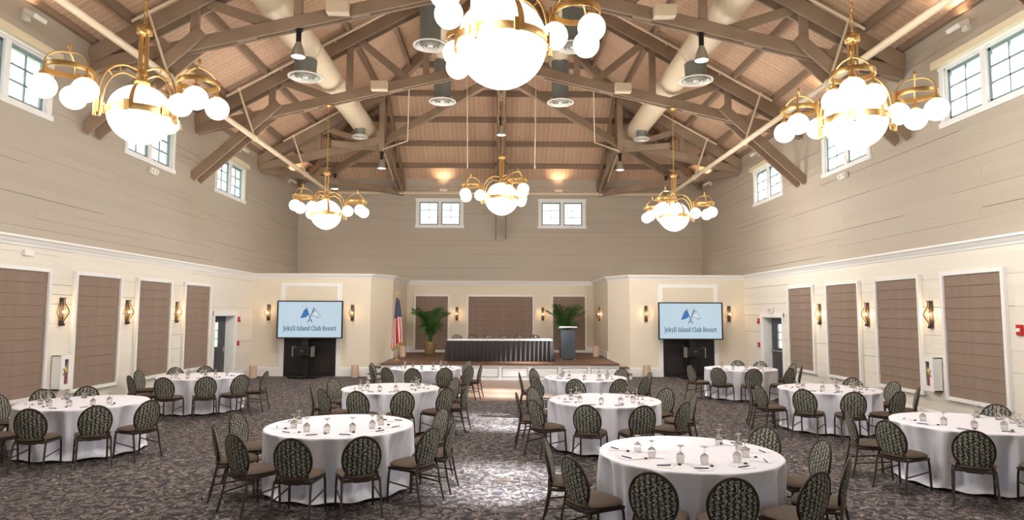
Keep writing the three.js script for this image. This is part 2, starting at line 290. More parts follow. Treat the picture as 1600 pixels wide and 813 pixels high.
struct('baseboard_back_right', merge([sweep([[AX, AZ], [BX, ZS], [5.6, ZS]], baseProf(0.32)), sweep([[7.62, ZS], [W, ZS]], baseProf(0.32))]), M.white);
struct('baseboard_stage', sweep([[-AX, AZ], [-AX, ZB], [AX, ZB], [AX, AZ]], baseProf(0.26)).translate(0, 0.55, 0), M.white);

// stage platform: boarded top, white panelled front, steps at both ends
{
  const st = struct('stage_platform', bx(-3.9, 3.9, 0, 0.5, -27.8, -21.88), M.stageWhite);
  mesh('stage_floor', bx(-3.93, 3.93, 0.5, 0.55, -27.85, -21.74), M.stage, st);
  const n = 8, w = 7.8 / n, gp = 0.024;
  mesh('rail', bx(-3.9, 3.9, 0, 0.1, -21.88, -21.78), M.stageWhite, st); mesh('rail', bx(-3.9, 3.9, 0.42, 0.5, -21.88, -21.78), M.stageWhite, st);
  for (let k = 0; k <= n; k++) { const c = -3.9 + k * w; mesh('stile', bx(Math.max(-3.9, c - 0.055), Math.min(3.9, c + 0.055), 0.1, 0.42, -21.88, -21.78), M.stageWhite, st); }
  for (let k = 0; k < n; k++) { const a = -3.9 + k * w + 0.055 + gp, b = a + w - 0.11 - 2 * gp; mesh('panel', bx(a, b, 0.1 + gp, 0.42 - gp, -21.88, -21.8), M.stageWhite, st); }
  for (const s of [-1, 1]) for (let k = 0; k < 2; k++) {
    const z1 = -22.15 - 0.45 * k, y = 0.18 * (k + 1), x0 = s > 0 ? 3.92 : -4.42, x1 = x0 + 0.5;
    mesh('riser', bx(x0, x1, 0, y - 0.03, -23.05, z1), M.stageWhite, st); mesh('tread', bx(x0, x1, y - 0.03, y, -23.05, z1 + 0.03), M.stage, st);
  }
}

// wall panels: white frame round horizontal fabric-covered boards
let trimNo = 1;
function wallPanel(x, y0, y1, z, turn, width) {
  const o = struct('trim_' + (++trimNo)); o.position.set(x, (y0 + y1) / 2, z); o.rotation.y = turn;
  const h = y1 - y0, f = 0.075, a = width / 2;
  for (const s of [-1, 1]) mesh('frame_stile', rbox(f, h, 0.075, 0.008, s * (a - f / 2), 0, 0.0375), M.white, o);
  for (const s of [-1, 1]) mesh('frame_rail', rbox(width - 2 * f, f, 0.07, 0.008, 0, s * (h / 2 - f / 2), 0.035), M.white, o);
  mesh('panel_back', box(width - 2 * f, h - 2 * f, 0.006, 0, 0, 0.003), M.fabricBack, o);
  const n = Math.round((h - 2 * f) / 0.21), bh = (h - 2 * f) / n;
  for (let k = 0; k < n; k++) mesh('panel_board', box(width - 2 * f, bh - 0.004 - 0.004 * rnd(), 0.03, 0, -h / 2 + f + bh * (k + 0.5), 0.018 + 0.004 * rnd()), M.fabric, o);
}
for (const z of [-9.55, -11.85, -14.2, -16.48, -18.8]) wallPanel(-W, 0.57, 3.02, z, Math.PI / 2, 1.64);
for (const z of [-9.55, -11.83, -14.11, -16.39, -18.7]) wallPanel(W, 0.57, 3.02, z, -Math.PI / 2, 1.62);
wallPanel(-2.9, 0.58, 2.98, ZB, 0, 1.5); wallPanel(0, 0.58, 2.97, ZB, 0, 2.86); wallPanel(2.9, 0.58, 2.98, ZB, 0, 1.5);

// side doors in deep white reveals
for (const [n, s] of [[1, -1], [2, 1]]) {
  const d = struct('door_' + n); d.position.set(s * W, 0, 0); d.rotation.y = -s * Math.PI / 2;      // local x = along wall, z into room
  const c = -s * 1, L = (z) => s * z;  // local x of a world z
  const xa = Math.min(L(-21.56), L(-20.02)), xb = Math.max(L(-21.56), L(-20.02));
  mesh('casing', [bx(xa - 0.12, xa, 0, 2.22, -0.02, 0.03), bx(xb, xb + 0.12, 0, 2.22, -0.02, 0.03), bx(xa - 0.12, xb + 0.12, 2.1, 2.24, -0.02, 0.035)], M.white, d);
  mesh('reveal', [bx(xa, xa + 0.02, 0, 2.1, -0.34, 0), bx(xb - 0.02, xb, 0, 2.1, -0.34, 0), bx(xa, xb, 2.08, 2.1, -0.34, 0)], M.white, d);
  // leaf with a six-light window
  const l0 = xa + 0.02, l1 = xb - 0.02, m = (l0 + l1) / 2, g0 = m - 0.3, g1 = m + 0.3;
  const leaf = mesh('leaf', [bx(l0, g0, 0, 2.08, -0.34, -0.29), bx(g1, l1, 0, 2.08, -0.34, -0.29), bx(g0, g1, 0, 1.12, -0.34, -0.29), bx(g0, g1, 1.88, 2.08, -0.34, -0.29)], M.door, d);
  mesh('muntin', [bx(m - 0.015, m + 0.015, 1.12, 1.88, -0.335, -0.3), bx(g0, g1, 1.36, 1.385, -0.335, -0.3), bx(g0, g1, 1.615, 1.64, -0.335, -0.3)], M.door, leaf);
  for (let i = 0; i < 2; i++) for (let j = 0; j < 3; j++) mesh('pane', new THREE.PlaneGeometry(0.3, 0.253).translate(g0 + 0.15 + 0.3 * i, 1.12 + 0.127 + 0.253 * j, -0.315), M.glass, leaf);
  for (let k = 0; k < 5; k++) mesh('door_board', bx(l0 + 0.1 + k * (l1 - l0 - 0.2) / 5 + 0.01, l0 + 0.1 + (k + 1) * (l1 - l0 - 0.2) / 5 - 0.01, 0.12, 0.95, -0.29, -0.283), M.door, leaf);
  if (s > 0) mesh('panic_bar', [rod(V(l0 + 0.1, 1.02, -0.24), V(l1 - 0.1, 1.02, -0.24), 0.022), box(0.12, 0.14, 0.07, l0 + 0.12, 1.02, -0.26), box(0.12, 0.14, 0.07, l1 - 0.12, 1.02, -0.26)], M.silver, leaf);
  else mesh('door_handle', [box(0.05, 0.18, 0.02, l1 - 0.12, 1.02, -0.28), rod(V(l1 - 0.12, 1.02, -0.25), V(l1 - 0.24, 1.02, -0.25), 0.012)], M.silver, leaf);
}
// dark double doors behind each screen, white casing and the framed panel above
[-1, 1].forEach((s, i) => {
  const d = struct('door_' + (4 + i)); d.position.set(s * 6.61, 0, ZS);
  mesh('casing', [bx(-1.06, -0.9, 0, 3.12, 0, 0.03), bx(0.9, 1.06, 0, 3.12, 0, 0.03), bx(-1.06, 1.06, 3.12, 3.24, 0, 0.03)], M.white, d);
  mesh('head_panel', bx(-0.9, 0.9, 2.12, 3.12, 0, 0.012), M.plaster, d); mesh('head_rail', bx(-0.9, 0.9, 2.02, 2.12, 0, 0.03), M.white, d);
  for (const t of [-1, 1]) {
    const x0 = t < 0 ? -0.9 : 0.005, x1 = x0 + 0.895;
    const leaf = mesh('leaf', bx(x0, x1, 0.01, 2.02, 0, 0.03), M.blackDoor, d);
    for (const [y0, y1] of [[0.12, 0.86], [0.98, 1.28], [1.4, 1.92]]) mesh('door_panel', [bx(x0 + 0.12, x1 - 0.12, y0, y0 + 0.03, 0.03, 0.042), bx(x0 + 0.12, x1 - 0.12, y1 - 0.03, y1, 0.03, 0.042), bx(x0 + 0.12, x0 + 0.15, y0, y1, 0.03, 0.042), bx(x1 - 0.15, x1 - 0.12, y0, y1, 0.03, 0.042)], M.blackDoor, leaf);
  }
});

// ------------------------------------------------------------------ ceiling, purlins, trusses
const yCeil = (d) => YP + SL * d, yRaft = (d) => YP - 0.59 + SL * d, yChord = (d) => 7.22 + 0.2335 * d;
{
  const c = struct('ceiling'), zr = ZB + W, yr = yCeil(W);
  const slab = (name, pts, uvf) => { // polygon lying in the ceiling, thickened upwards
    const pos = [], uv = [], top = pts.map((q) => q.clone().add(V(0, 0.15, 0))), n = pts.length;
    const tri = (...l) => l.forEach((q) => { pos.push(q.x, q.y, q.z); uv.push(...uvf(q)); });
    for (let i = 1; i < n - 1; i++) { tri(pts[0], pts[i], pts[i + 1]); tri(top[0], top[i + 1], top[i]); }
    for (let i = 0; i < n; i++) { const j = (i + 1) % n; tri(pts[i], top[i], top[j]); tri(pts[i], top[j], pts[j]); }
    const g = new THREE.BufferGeometry(); g.setAttribute('position', new THREE.Float32BufferAttribute(pos, 3)); g.setAttribute('uv', new THREE.Float32BufferAttribute(uv, 2)); g.computeVertexNormals(); mesh(name, g, M.ceil, c);
  };
  const e = 0.3, k = Math.hypot(1, SL);
  for (const s of [-1, 1]) slab('ceiling_slope', [V(s * (W + e), yCeil(-e), ZF + e), V(s * (W + e), yCeil(-e), ZB - e), V(0, yr, zr), V(0, yr, ZF + e)], (q) => [q.z, (W - Math.abs(q.x)) * k]);
  slab('ceiling_hip', [V(-W - e, yCeil(-e), ZB - e), V(W + e, yCeil(-e), ZB - e), V(0, yr, zr)], (q) => [q.x, (q.z - ZB) * k]);
  for (let i = 0; i < 7; i++) {
    const d = 0.86 + 1.14 * i, y = yCeil(d) - 0.1;
    for (const s of [-1, 1]) mesh('purlin', beam(V(s * (W - d), y, ZF), V(s * (W - d), y, ZB + d), 0.2, 0.1), M.purlin, c);
    mesh('purlin', beam(V(-(W - d), y, ZB + d), V(W - d, y, ZB + d), 0.2, 0.1), M.purlin, c);
  }
  mesh('ridge_beam', beam(V(0, yr - 0.2, ZF), V(0, yr - 0.2, zr), 0.35, 0.12), M.purlin, c);
  mesh('wall_plate', [bx(-W, -W + 0.1, YP - 0.14, YP, ZB, ZF), bx(W - 0.1, W, YP - 0.14, YP, ZB, ZF)], M.purlin, c);
  for (const s of [-1, 1]) mesh('hip_rafter', beam(V(s * W, yRaft(0) + 0.33, ZB), V(0, yRaft(W) + 0.33, ZB + W), 0.34, 0.16), M.beam, c);
}
const RH = 0.33, CH = 0.27;
// web and chords of one slope of a truss: at(d) gives the plan point at distance d from the wall
function halfTruss(o, at, D, knee, webs) {
  const P = (d, y) => { const q = at(d); return V(q[0], y, q[1]); };
  for (const k of [-1, 1]) {
    mesh('rafter', beam(P(0, yRaft(0) + 0.19), P(D, yRaft(D) + 0.19), RH, 0.06, k * 0.15), M.beam, o);
    mesh('chord', beam(P(0, yChord(0) + CH / 2), P(D, yChord(D) + CH / 2), CH, 0.06, k * 0.085), M.beam, o);
    if (knee) mesh('knee_brace', beam(P(0, knee + 0.12), P(2.35, yChord(2.35) + 0.32), 0.27, 0.055, k * 0.21), M.beam, o);
  }
  for (const d of webs) if (d < D - 0.2) mesh('web_post', beam(P(d, yChord(d) + 0.05), P(d, yRaft(d) + 0.25), 0.18, 0.1), M.beam, o);
  for (const d of webs) if (d + 1.75 < D) mesh('web_diagonal', beam(P(d + 0.28, yRaft(d + 0.28) + 0.08), P(d + 1.75, yChord(d + 1.75) + 0.16), 0.2, 0.1), M.beam, o);
  for (const d of [0.25, 3.2, 5.6, 7.6]) if (d < D) mesh('chord_block', beam(P(d - 0.2, yChord(d - 0.2) + 0.06), P(d + 0.2, yChord(d + 0.2) + 0.06), 0.1, 0.1), M.beam, o);
}
const TZ = [-4.16, -8.9, -13.64, -18.38, -23.2];
const truss = (label) => thing('roof_truss', label, 'truss', [0, 0, 0], 0, 'roof trusses');
const TL = ['timber roof truss just ahead of the camera', 'timber roof truss carrying the front side chandeliers', 'full timber truss highest in the picture with two pendants', 'full timber truss carrying the farther side chandeliers', 'short-raftered timber truss at the corners near the stage end'];
TZ.forEach((z, i) => {
  if (i === 0) return;
  const t = truss(TL[i]), D = i < 4 ? W : 4.35;
  for (const s of [-1, 1]) halfTruss(t, (d) => [s * (W - d), z], D, i < 4 ? 5.82 : 0, [2.1, 4.28, 6.46]);
  if (i < 4) mesh('king_post', beam(V(0, yChord(W) + 0.05, z), V(0, yRaft(W) + 0.3, z), 0.2, 0.1), M.beam, t);
  if (i === 4) for (const s of [-1, 1]) { mesh('corner_post', beam(V(s * 4.28, 7.95, z), V(s * 4.28, yRaft(4.3) + 0.3, z), 0.2, 0.2), M.beam, t); mesh('spreader', beam(V(s * 6.0, 8.16, z + 0.35), V(s * 4.28, 8.12, z - 0.1), 0.22, 0.1), M.beam, t); }
});
for (const [x, label] of [[0, 'half truss running from back wall centre up to the ridge'], [-4.28, 'half truss from the back wall left of its windows'], [4.28, 'half truss from the back wall right of its windows']]) {
  const t = thing('hip_truss', label, 'truss', [0, 0, 0], 0, 'hip end trusses');
  halfTruss(t, (d) => [x, ZB + d], x ? 4.5 : 8.5, x ? 0 : 5.3, [2.1, 4.28, 6.46]);
}
for (const [s, w] of [[-1, 'left'], [1, 'right']]) {
  const t = thing('corner_brace', `diagonal corner tie and rising hip chord in the back ${w} corner`, 'brace');
  mesh('corner_tie', beam(V(s * (W - 0.02), 7.33, -23.35), V(s * 4.2, 7.33, ZB + 0.02), 0.24, 0.14), M.beam, t);
  mesh('hip_chord', beam(V(s * (W - 1.2), yChord(1.2) + 0.14, ZB + 1.2), V(s * 0.35, yChord(W - 0.35) + 0.14, ZB + W - 0.35), 0.27, 0.14), M.beam, t);
  mesh('hip_strut', beam(V(s * (W - 4.4), yChord(4.4) + 0.1, ZB + 4.4), V(s * 4.35, 7.45, ZB + 0.1), 0.2, 0.1), M.beam, t);
}
// cream boxes on the chords
for (const [i, z] of [[0, TZ[2]], [1, TZ[3]]]) for (const [s, w] of [[-1, 'left'], [1, 'right']])
  solo('junction_box', `cream metal box on the ${i ? 'farther' : 'nearer'} truss chord, ${w} of centre`, 'electrical box', rbox(0.46, 0.26, 0.22, 0.015, s * 3.45, yChord(W - 3.45) + 0.16, z + 0.25), M.pipe, 'boxes on the truss chords');
// ducts and round diffusers
for (const [s, w] of [[-1, 'left'], [1, 'right']]) {
  const d = thing('air_duct', `large cream round air duct through the ${w} side of the trusses`, 'duct', [s * 4.95, 8.9, 0], 0, 'round air ducts');
  for (let k = 0; k < 4; k++) { const z0 = -8.2 - 4 * k; mesh('duct_section', [new THREE.CylinderGeometry(0.36, 0.36, 3.97, 32, 1, true).rotateX(Math.PI / 2).translate(0, 0, z0 - 2), new THREE.TorusGeometry(0.365, 0.012, 6, 32).translate(0, 0, z0 - 3.99)], M.duct, d); }
  mesh('end_cap', new THREE.SphereGeometry(0.36, 24, 10, 0, Math.PI * 2, 0, Math.PI / 2).rotateX(-Math.PI / 2).scale(1, 1, 0.35).translate(0, 0, -24.19), M.duct, d);
  const c = thing('air_duct', `round air duct high beside the ridge, ${w} of the centre chandeliers`, 'duct', [s * 1.8, 10.3, 0], 0, 'round air ducts');
  mesh('duct_section', new THREE.CylinderGeometry(0.3, 0.3, 12, 32).rotateX(Math.PI / 2).translate(0, 0, -14.5), M.duct, c);
}
function diffuser(x, y, z, top, r, label) {
  const o = thing('ceiling_diffuser', label, 'diffuser', [x, y, z], 0, 'round ceiling diffusers');
  mesh('drop_collar', cyl(r * 0.66, r * 0.6, top - y, 0, (top - y) / 2, 0, 28), M.galv, o);
  mesh('dish', lathe([[r * 0.55, 0.1], [r * 0.8, 0.05], [r, 0.02], [r, -0.01], [r * 0.86, 0.0]], 36), M.fitting, o);
  for (const f of [0.8, 0.6, 0.4]) mesh('vane_ring', lathe([[r * f * 0.75, 0.05], [r * f, -0.02], [r * f, -0.03], [r * f * 0.72, 0.045]], 36), M.fitting, o);
  mesh('hub', lathe([[0, 0.04], [r * 0.16, 0.02], [r * 0.18, -0.02], [0, -0.03]], 20), M.fitting, o);
}
for (const [s, w] of [[-1, 'left'], [1, 'right']]) {
  diffuser(s * 4.95, 8.12, -16.2, 8.56, 0.43, `large round white air diffuser under the ${w} duct between trusses`);
  diffuser(s * 4.9, 8.27, -22.4, 8.56, 0.28, `small round white air diffuser at the ${w} duct's far end`);
  diffuser(s * 1.83, 8.73, -19.9, 10.02, 0.42, `round white air diffuser ${w} of centre beyond the farther truss`);
  diffuser(s * 1.75, 8.72, -15.6, 10.02, 0.42, `round white air diffuser ${w} of centre behind the near chandelier`);
}
// sprinkler pipes: mains along both sides and the back wall, branches up the rafters
for (const [s, w] of [[-1, 'left'], [1, 'right']]) {
  const p = thing('sprinkler_pipe', `cream sprinkler main along the ${w} side with branches up the rafters`, 'pipe');
  mesh('main', rod(V(s * 6.88, 7.05, ZF - 1), V(s * 6.88, 7.05, ZB + 0.22), 0.07, 14), M.pipe, p);
  for (const z of TZ.slice(2)) {
    const zz = z + 0.3, b = (x) => yRaft(W - x) + 0.36, e = z < -23 ? 4.4 : 1.2;
    mesh('branch', [rod(V(s * 7.7, b(7.7), zz), V(s * e, b(e), zz), 0.035), rod(V(s * 7.36, b(7.36), zz), V(s * 6.88, 7.05, zz), 0.03), sph(0.06, s * 7.36, b(7.36), zz, 10, 8), sph(0.1, s * 6.88, 7.05, zz, 12, 8)], M.pipe, p);
    for (let k = 0; k < 4; k++) { const x = 6.2 - 1.5 * k; if (x > e) mesh('sprinkler_head', rod(V(s * x, b(x) - 0.1, zz), V(s * x, b(x), zz), 0.018), M.pipe, p); }
  }
}
solo('sprinkler_pipe', 'cream sprinkler main running along the back wall above the windows', 'pipe', merge([rod(V(-6.88, 7.3, ZB + 0.2), V(6.88, 7.3, ZB + 0.2), 0.065, 14), rod(V(-6.88, 7.0, ZB + 0.2), V(-6.88, 7.35, ZB + 0.2), 0.068, 12), rod(V(6.88, 7.0, ZB + 0.2), V(6.88, 7.35, ZB + 0.2), 0.068, 12)]), M.pipe);
for (const [s, w] of [[-1, 'left'], [1, 'right']])
  solo('conduit', `thin cream conduit dropping and elbowing to the post ${w} of centre`, 'conduit', merge([rod(V(s * 3.05, 9.9, -21.2), V(s * 3.25, 8.15, -22.4), 0.022), rod(V(s * 3.25, 8.15, -22.4), V(s * 4.2, 8.0, -23.0), 0.022), rod(V(s * 4.2, 8.0, -23.0), V(s * 4.42, 7.42, ZB + 0.15), 0.022), rod(V(s * 1.1, 10.4, -20.2), V(s * 1.05, 6.7, -20.2), 0.016)]), M.pipe);

// ------------------------------------------------------------------ chandeliers
const globeLight = 4.8, domeLight = 8;
function chandelier(x, y, z, turn, top, label, R) {
  const o = thing('chandelier', label, 'chandelier', [x, y, z], turn, 'brass chandeliers with opal globes');
  mesh('chandelier_globe', new THREE.SphereGeometry(R, 48, 32).scale(1, 0.98, 1), M.globe, o);
  mesh('band', lathe([[R + 0.004, -0.042], [R + 0.02, -0.042], [R + 0.02, 0.042], [R + 0.004, 0.042], [R + 0.004, -0.042]], 64), M.brass, o);
  for (let k = 0; k < 6; k++) { const a = k * Math.PI / 3 + 0.3; mesh('clip', rbox(0.065, 0.15, 0.022, 0.008, 0, 0.01, R + 0.03).rotateY(a), M.brass, o); }
  for (let k = 0; k < 4; k++) { // straps over the dome from the band to the hub
    const pts = []; for (let i = 0; i <= 10; i++) { const a = i / 10 * 1.4; pts.push([(R + 0.006) * Math.cos(a), (R + 0.006) * Math.sin(a)]); } for (let i = 10; i >= 0; i--) { const a = i / 10 * 1.4; pts.push([(R + 0.016) * Math.cos(a), (R + 0.016) * Math.sin(a)]); }
    mesh('strap', lathe(pts, 3, k * Math.PI / 2 + 0.35, 0.13), M.brass, o);
  }
  mesh('hub', lathe([[0, 0.62], [0.07, 0.6], [0.085, 0.54], [0.06, 0.5], [0.1, 0.46], [0.1, 0.43], [0, 0.43]], 20), M.brass, o);
  for (let k = 0; k < 4; k++) { const a = k * Math.PI / 2 + 0.4; mesh('stem_rod', rod(V(0.055 * Math.cos(a), 0.5, 0.055 * Math.sin(a)), V(0.055 * Math.cos(a), 1.18, 0.055 * Math.sin(a)), 0.016), M.brass, o); }
  mesh('stem_collar', lathe([[0, 1.24], [0.1, 1.24], [0.1, 1.14], [0.03, 1.12], [0, 1.12]], 24), M.brass, o);
  const links = []; const n = Math.floor((top - 1.24) / 0.075);
  for (let k = 0; k < n; k++) { const l = new THREE.TorusGeometry(0.03, 0.008, 5, 10).scale(0.75, 1.5, 1); if (k & 1) l.rotateY(Math.PI / 2); links.push(l.translate(0, 1.27 + k * 0.075, 0)); }
  mesh('chain', links, M.brass, o);
  mesh('canopy', lathe([[0, top], [0.13, top], [0.13, top - 0.03], [0.05, top - 0.07], [0, top - 0.08]], 20), M.brass, o);
  const light = (r, lx, ly, lz, i) => { const p = new THREE.PointLight(warm, i, 0, 2); p.position.set(lx, ly, lz); p.shadow.radius = r / 0.02; p.castShadow = true; o.add(p); };
  light(0.012, 0, -R - 0.03, 0, domeLight);
  for (let k = 0; k < 3; k++) {
    const a = k * 2 * Math.PI / 3, c = Math.cos(a), q = -Math.sin(a), at = (r, yy) => V(r * c, yy, r * q), RC = 0.87, RR = 0.265, yr = 0.38;
    const arm = mesh('arm', [
      tube([at(0.07, 0.62), at(0.22, 0.64), at(0.36, 0.58), at(0.47, 0.44), at(0.525, 0.2), at(0.53, -0.08)], 0.016, 24, 8),
      tube([at(0.08, 0.5), at(0.22, 0.53), at(0.33, 0.48), at(0.42, 0.36), at(0.47, 0.18), at(0.485, -0.04)], 0.013, 24, 8),
      rod(at(0.26, 0.525), at(0.29, 0.615), 0.009), rod(at(0.36, 0.45), at(0.42, 0.52), 0.009), rod(at(0.56, -0.14), at(0.56, yr + 0.06), 0.02), tube([at(0.485, -0.04), at(0.5, -0.12), at(0.56, -0.14)], 0.014, 8, 6), tube([at(0.53, 0.16), at(0.56, 0.22), at(RC - RR, yr)], 0.012, 8, 6)], M.brass, o);
    const cx = RC * c, cz = RC * q;
    mesh('ring', lathe([[RR - 0.006, -0.035], [RR + 0.006, -0.035], [RR + 0.006, 0.035], [RR - 0.006, 0.035], [RR - 0.006, -0.035]], 40).translate(cx, yr, cz), M.brass, arm);
    for (let j = 0; j < 3; j++) { // hoops rising to the finial, a socket and an opal ball under each
      const b = a + j * 2 * Math.PI / 3 + (k ? 0 : Math.PI / 3), px = cx + RR * Math.cos(b), pz = cz - RR * Math.sin(b);
      const arc = []; for (let i = 0; i <= 6; i++) { const t = i / 6 * Math.PI / 2; arc.push(V(cx + RR * Math.cos(t) * Math.cos(b), yr + 0.02 + 0.21 * Math.sin(t), cz - RR * Math.cos(t) * Math.sin(b))); }
      mesh('hoop', tube(arc, 0.011, 12, 6), M.brass, arm);
      mesh('socket', lathe([[0, 0.1], [0.014, 0.1], [0.014, 0.02], [0.05, 0], [0.055, -0.05], [0, -0.05]], 16).translate(px, yr - 0.1, pz), M.brass, arm);
      mesh('globe_lamp', sph(0.155, px, yr - 0.28, pz, 32, 20), M.globe, arm);
      light(0.13, px, yr - 0.28, pz, globeLight);
    }
    mesh('finial', lathe([[0, 0.12], [0.015, 0.1], [0.03, 0.06], [0.012, 0.03], [0.022, 0], [0, -0.01]], 12).translate(cx, yr + 0.24, cz), M.brass, arm);
  }
}
const chordAt = (x) => yChord(W - Math.abs(x));
chandelier(-4.95, 4.9, -8.9, -0.2, chordAt(4.95) - 4.9, 'brass globe chandelier at upper left, nearest on that side', 0.41);
chandelier(4.95, 4.9, -8.9, 0, chordAt(4.95) - 4.9, 'brass globe chandelier at upper right, nearest on that side', 0.41);
chandelier(0.0, 5.28, -7.3, 0, 12.2 - 5.28, 'largest-looking brass globe chandelier cropped at the top centre', 0.52);
chandelier(-4.92, 4.95, -18.38, 0, chordAt(4.92) - 4.95, 'small-looking brass globe chandelier left of centre, in front of the back wall', 0.42);
chandelier(4.92, 4.95, -18.38, 0, chordAt(4.92) - 4.95, 'small-looking brass globe chandelier right of centre, in front of the back wall', 0.42);
chandelier(0.02, 5.38, -18.1, Math.PI, 9.25 - 5.38, 'small-looking brass globe chandelier hanging centrally between the back windows', 0.46);

// silver pendants, spot lamps under the chords
function pendant(x, top, z, label) {
  const o = thing('pendant_lamp', label, 'pendant lamp', [x, top, z], 0, 'silver pendant spot lamps');
  mesh('mount', cyl(0.09, 0.09, 0.03, 0, -0.015, 0), M.black, o); mesh('stem', cyl(0.055, 0.055, 0.26, 0, -0.15, 0), M.black, o);
  mesh('shade', lathe([[0.05, -0.27], [0.075, -0.33], [0.12, -0.46], [0.15, -0.6], [0.145, -0.6], [0.115, -0.46], [0.07, -0.33]], 28), M.silver, o);
  mesh('lamp_lens', cyl(0.14, 0.14, 0.015, 0, -0.585, 0, 28), M.lens, o);
  const l = new THREE.SpotLight(new THREE.Color().setRGB(1, 0.9, 0.74), 26, 0, 0.75, 0.6, 2); l.position.set(0, -0.62, 0); l.target.position.set(0, -3, 0); l.shadow.radius = 5; l.castShadow = true; o.add(l, l.target);
}
pendant(-4.33, chordAt(4.33), TZ[2], 'silver pendant lamp on the nearer truss, left side'); pendant(4.3, chordAt(4.3), TZ[2], 'silver pendant lamp on the nearer truss, right side');
pendant(-4.28, 7.95, -23.2, 'silver pendant lamp under the corner post, left of centre'); pendant(4.28, 7.95, -23.2, 'silver pendant lamp under the corner post, right of centre');
pendant(0.0, yChord(6.4), ZB + 6.4, 'silver pendant lamp hanging on the centre line over the stage');
pendant(-6.6, yChord(2.03), ZB + 2.03, 'silver pendant lamp in the back left corner'); pendant(6.6, yChord(2.03), ZB + 2.03, 'silver pendant lamp in the back right corner');

// white up-lights on the walls above the windows
function flood(x, y, z, turn, label) {
  const o = thing('wall_uplight', label, 'wall light', [x, y, z], turn, 'white wall uplights');
  mesh('bracket', rbox(0.14, 0.12, 0.08, 0.01, 0, 0, 0.04), M.fitting, o);
  mesh('lamp_head', rbox(0.34, 0.09, 0.24, 0.02).rotateX(0.45).translate(0, 0.02, 0.2), M.fitting, o);
  const f = mesh('lamp_lens', box(0.26, 0.006, 0.16).rotateX(0.45).translate(0, 0.067, 0.18), M.lens, o);
  const l = new THREE.SpotLight(new THREE.Color().setRGB(1, 0.68, 0.42), 5, 0, 1.0, 0.8, 2); l.position.set(0, 0.11, 0.19); l.target.position.set(0, 2, 0.5); l.shadow.radius = 4; l.castShadow = true; o.add(l, l.target);
}
for (const [s, w] of [[-1, 'left'], [1, 'right']]) {
  for (const [z, n] of [[-11.6, 'nearest'], [-16.2, 'middle'], [-21.3, 'farthest'], [-26.4, 'corner']]) flood(s * W, 7.5, z, -s * Math.PI / 2, n === 'corner' ? `white uplight on the ${w} wall close to the back corner` : `white uplight above the ${n} clerestory window on the ${w} wall`);
  flood(s * 2.45, 7.42, ZB, 0, `white uplight above the ${w} window of the back wall`);
}
for (const [s, w] of [[-1, 'left'], [1, 'right']]) {
  const e = thing('emergency_light', `white emergency light box below the middle ${w} clerestory window`, 'emergency light', [s * W, 5.66, -16.1], -s * Math.PI / 2, 'emergency lights');
  mesh('housing', rbox(0.32, 0.15, 0.1, 0.02, 0, 0, 0.05), M.fitting, e); for (const k of [-1, 1]) mesh('lamp_eye', cyl(0.045, 0.045, 0.05, 0, 0, 0, 16).rotateX(Math.PI / 2).translate(k * 0.08, 0, 0.11), M.fitting, e);
}

// ------------------------------------------------------------------ wall sconces
const sconceProf = [[0.05, 0.27], [0.05, 0.2], [0.066, 0.14], [0.108, 0.06], [0.124, 0], [0.108, -0.06], [0.064, -0.14], [0.045, -0.19], [0.045, -0.27]];
function sconce(x, z, turn, label, y = 2.2) {
  const o = thing('wall_sconce', label, 'sconce', [x, y, z], turn, 'amphora wall sconces');
  mesh('backplate', rbox(0.11, 0.55, 0.02, 0.006, 0, 0, 0.01), M.bronze, o);
  const at = (a) => sconceProf.map(([r, yy]) => V(r * Math.cos(a), yy, 0.012 + 1.15 * r * Math.sin(a)));
  for (const a of [0, 0.8, Math.PI / 2, Math.PI - 0.8, Math.PI]) mesh('frame_wire', tube(at(a), 0.0055, 20, 6), M.bronze, o);
  mesh('cap', [box(0.11, 0.012, 0.07, 0, 0.27, 0.035), box(0.1, 0.05, 0.06, 0, -0.25, 0.03)], M.bronze, o);
  mesh('glass_shade', lathe(sconceProf.map(([r, yy]) => [r * 0.93, yy]), 20, -Math.PI / 2, Math.PI).scale(1, 1, 1.1).translate(0, 0, 0.014), M.sconceGlass, o);
  mesh('bulb', sph(0.028, 0, 0, 0.065, 14, 10), M.bulb, o);
  const l = new THREE.PointLight(new THREE.Color().setRGB(1, 0.76, 0.5), 0.55, 0, 2); l.position.set(0, 0, 0.065); l.shadow.radius = 1; l.castShadow = true; o.add(l);
}
[-13.07, -15.35, -17.66].forEach((z, i) => { const n = ['nearest', 'middle', 'farthest'][i]; sconce(-W, z, Math.PI / 2, `${n} amphora sconce on the left wall between brown panels`); sconce(W, z + 0.04, -Math.PI / 2, `${n} amphora sconce on the right wall between brown panels`); });
sconce(-8.08, ZS, 0, 'amphora sconce to the left of the left screen'); sconce(-5.17, ZS, 0, 'amphora sconce to the right of the left screen');
sconce(5.12, ZS, 0, 'amphora sconce to the left of the right screen'); sconce(8.06, ZS, 0, 'amphora sconce to the right of the right screen');
sconce(-1.84, ZB, 0, 'amphora sconce on the stage wall beside the left palm', 2.17); sconce(1.79, ZB, 0, 'amphora sconce on the stage wall beside the right palm', 2.17);
sconce(AX, -26, -Math.PI / 2, 'amphora sconce seen edge-on at the right end of the stage', 2.18);

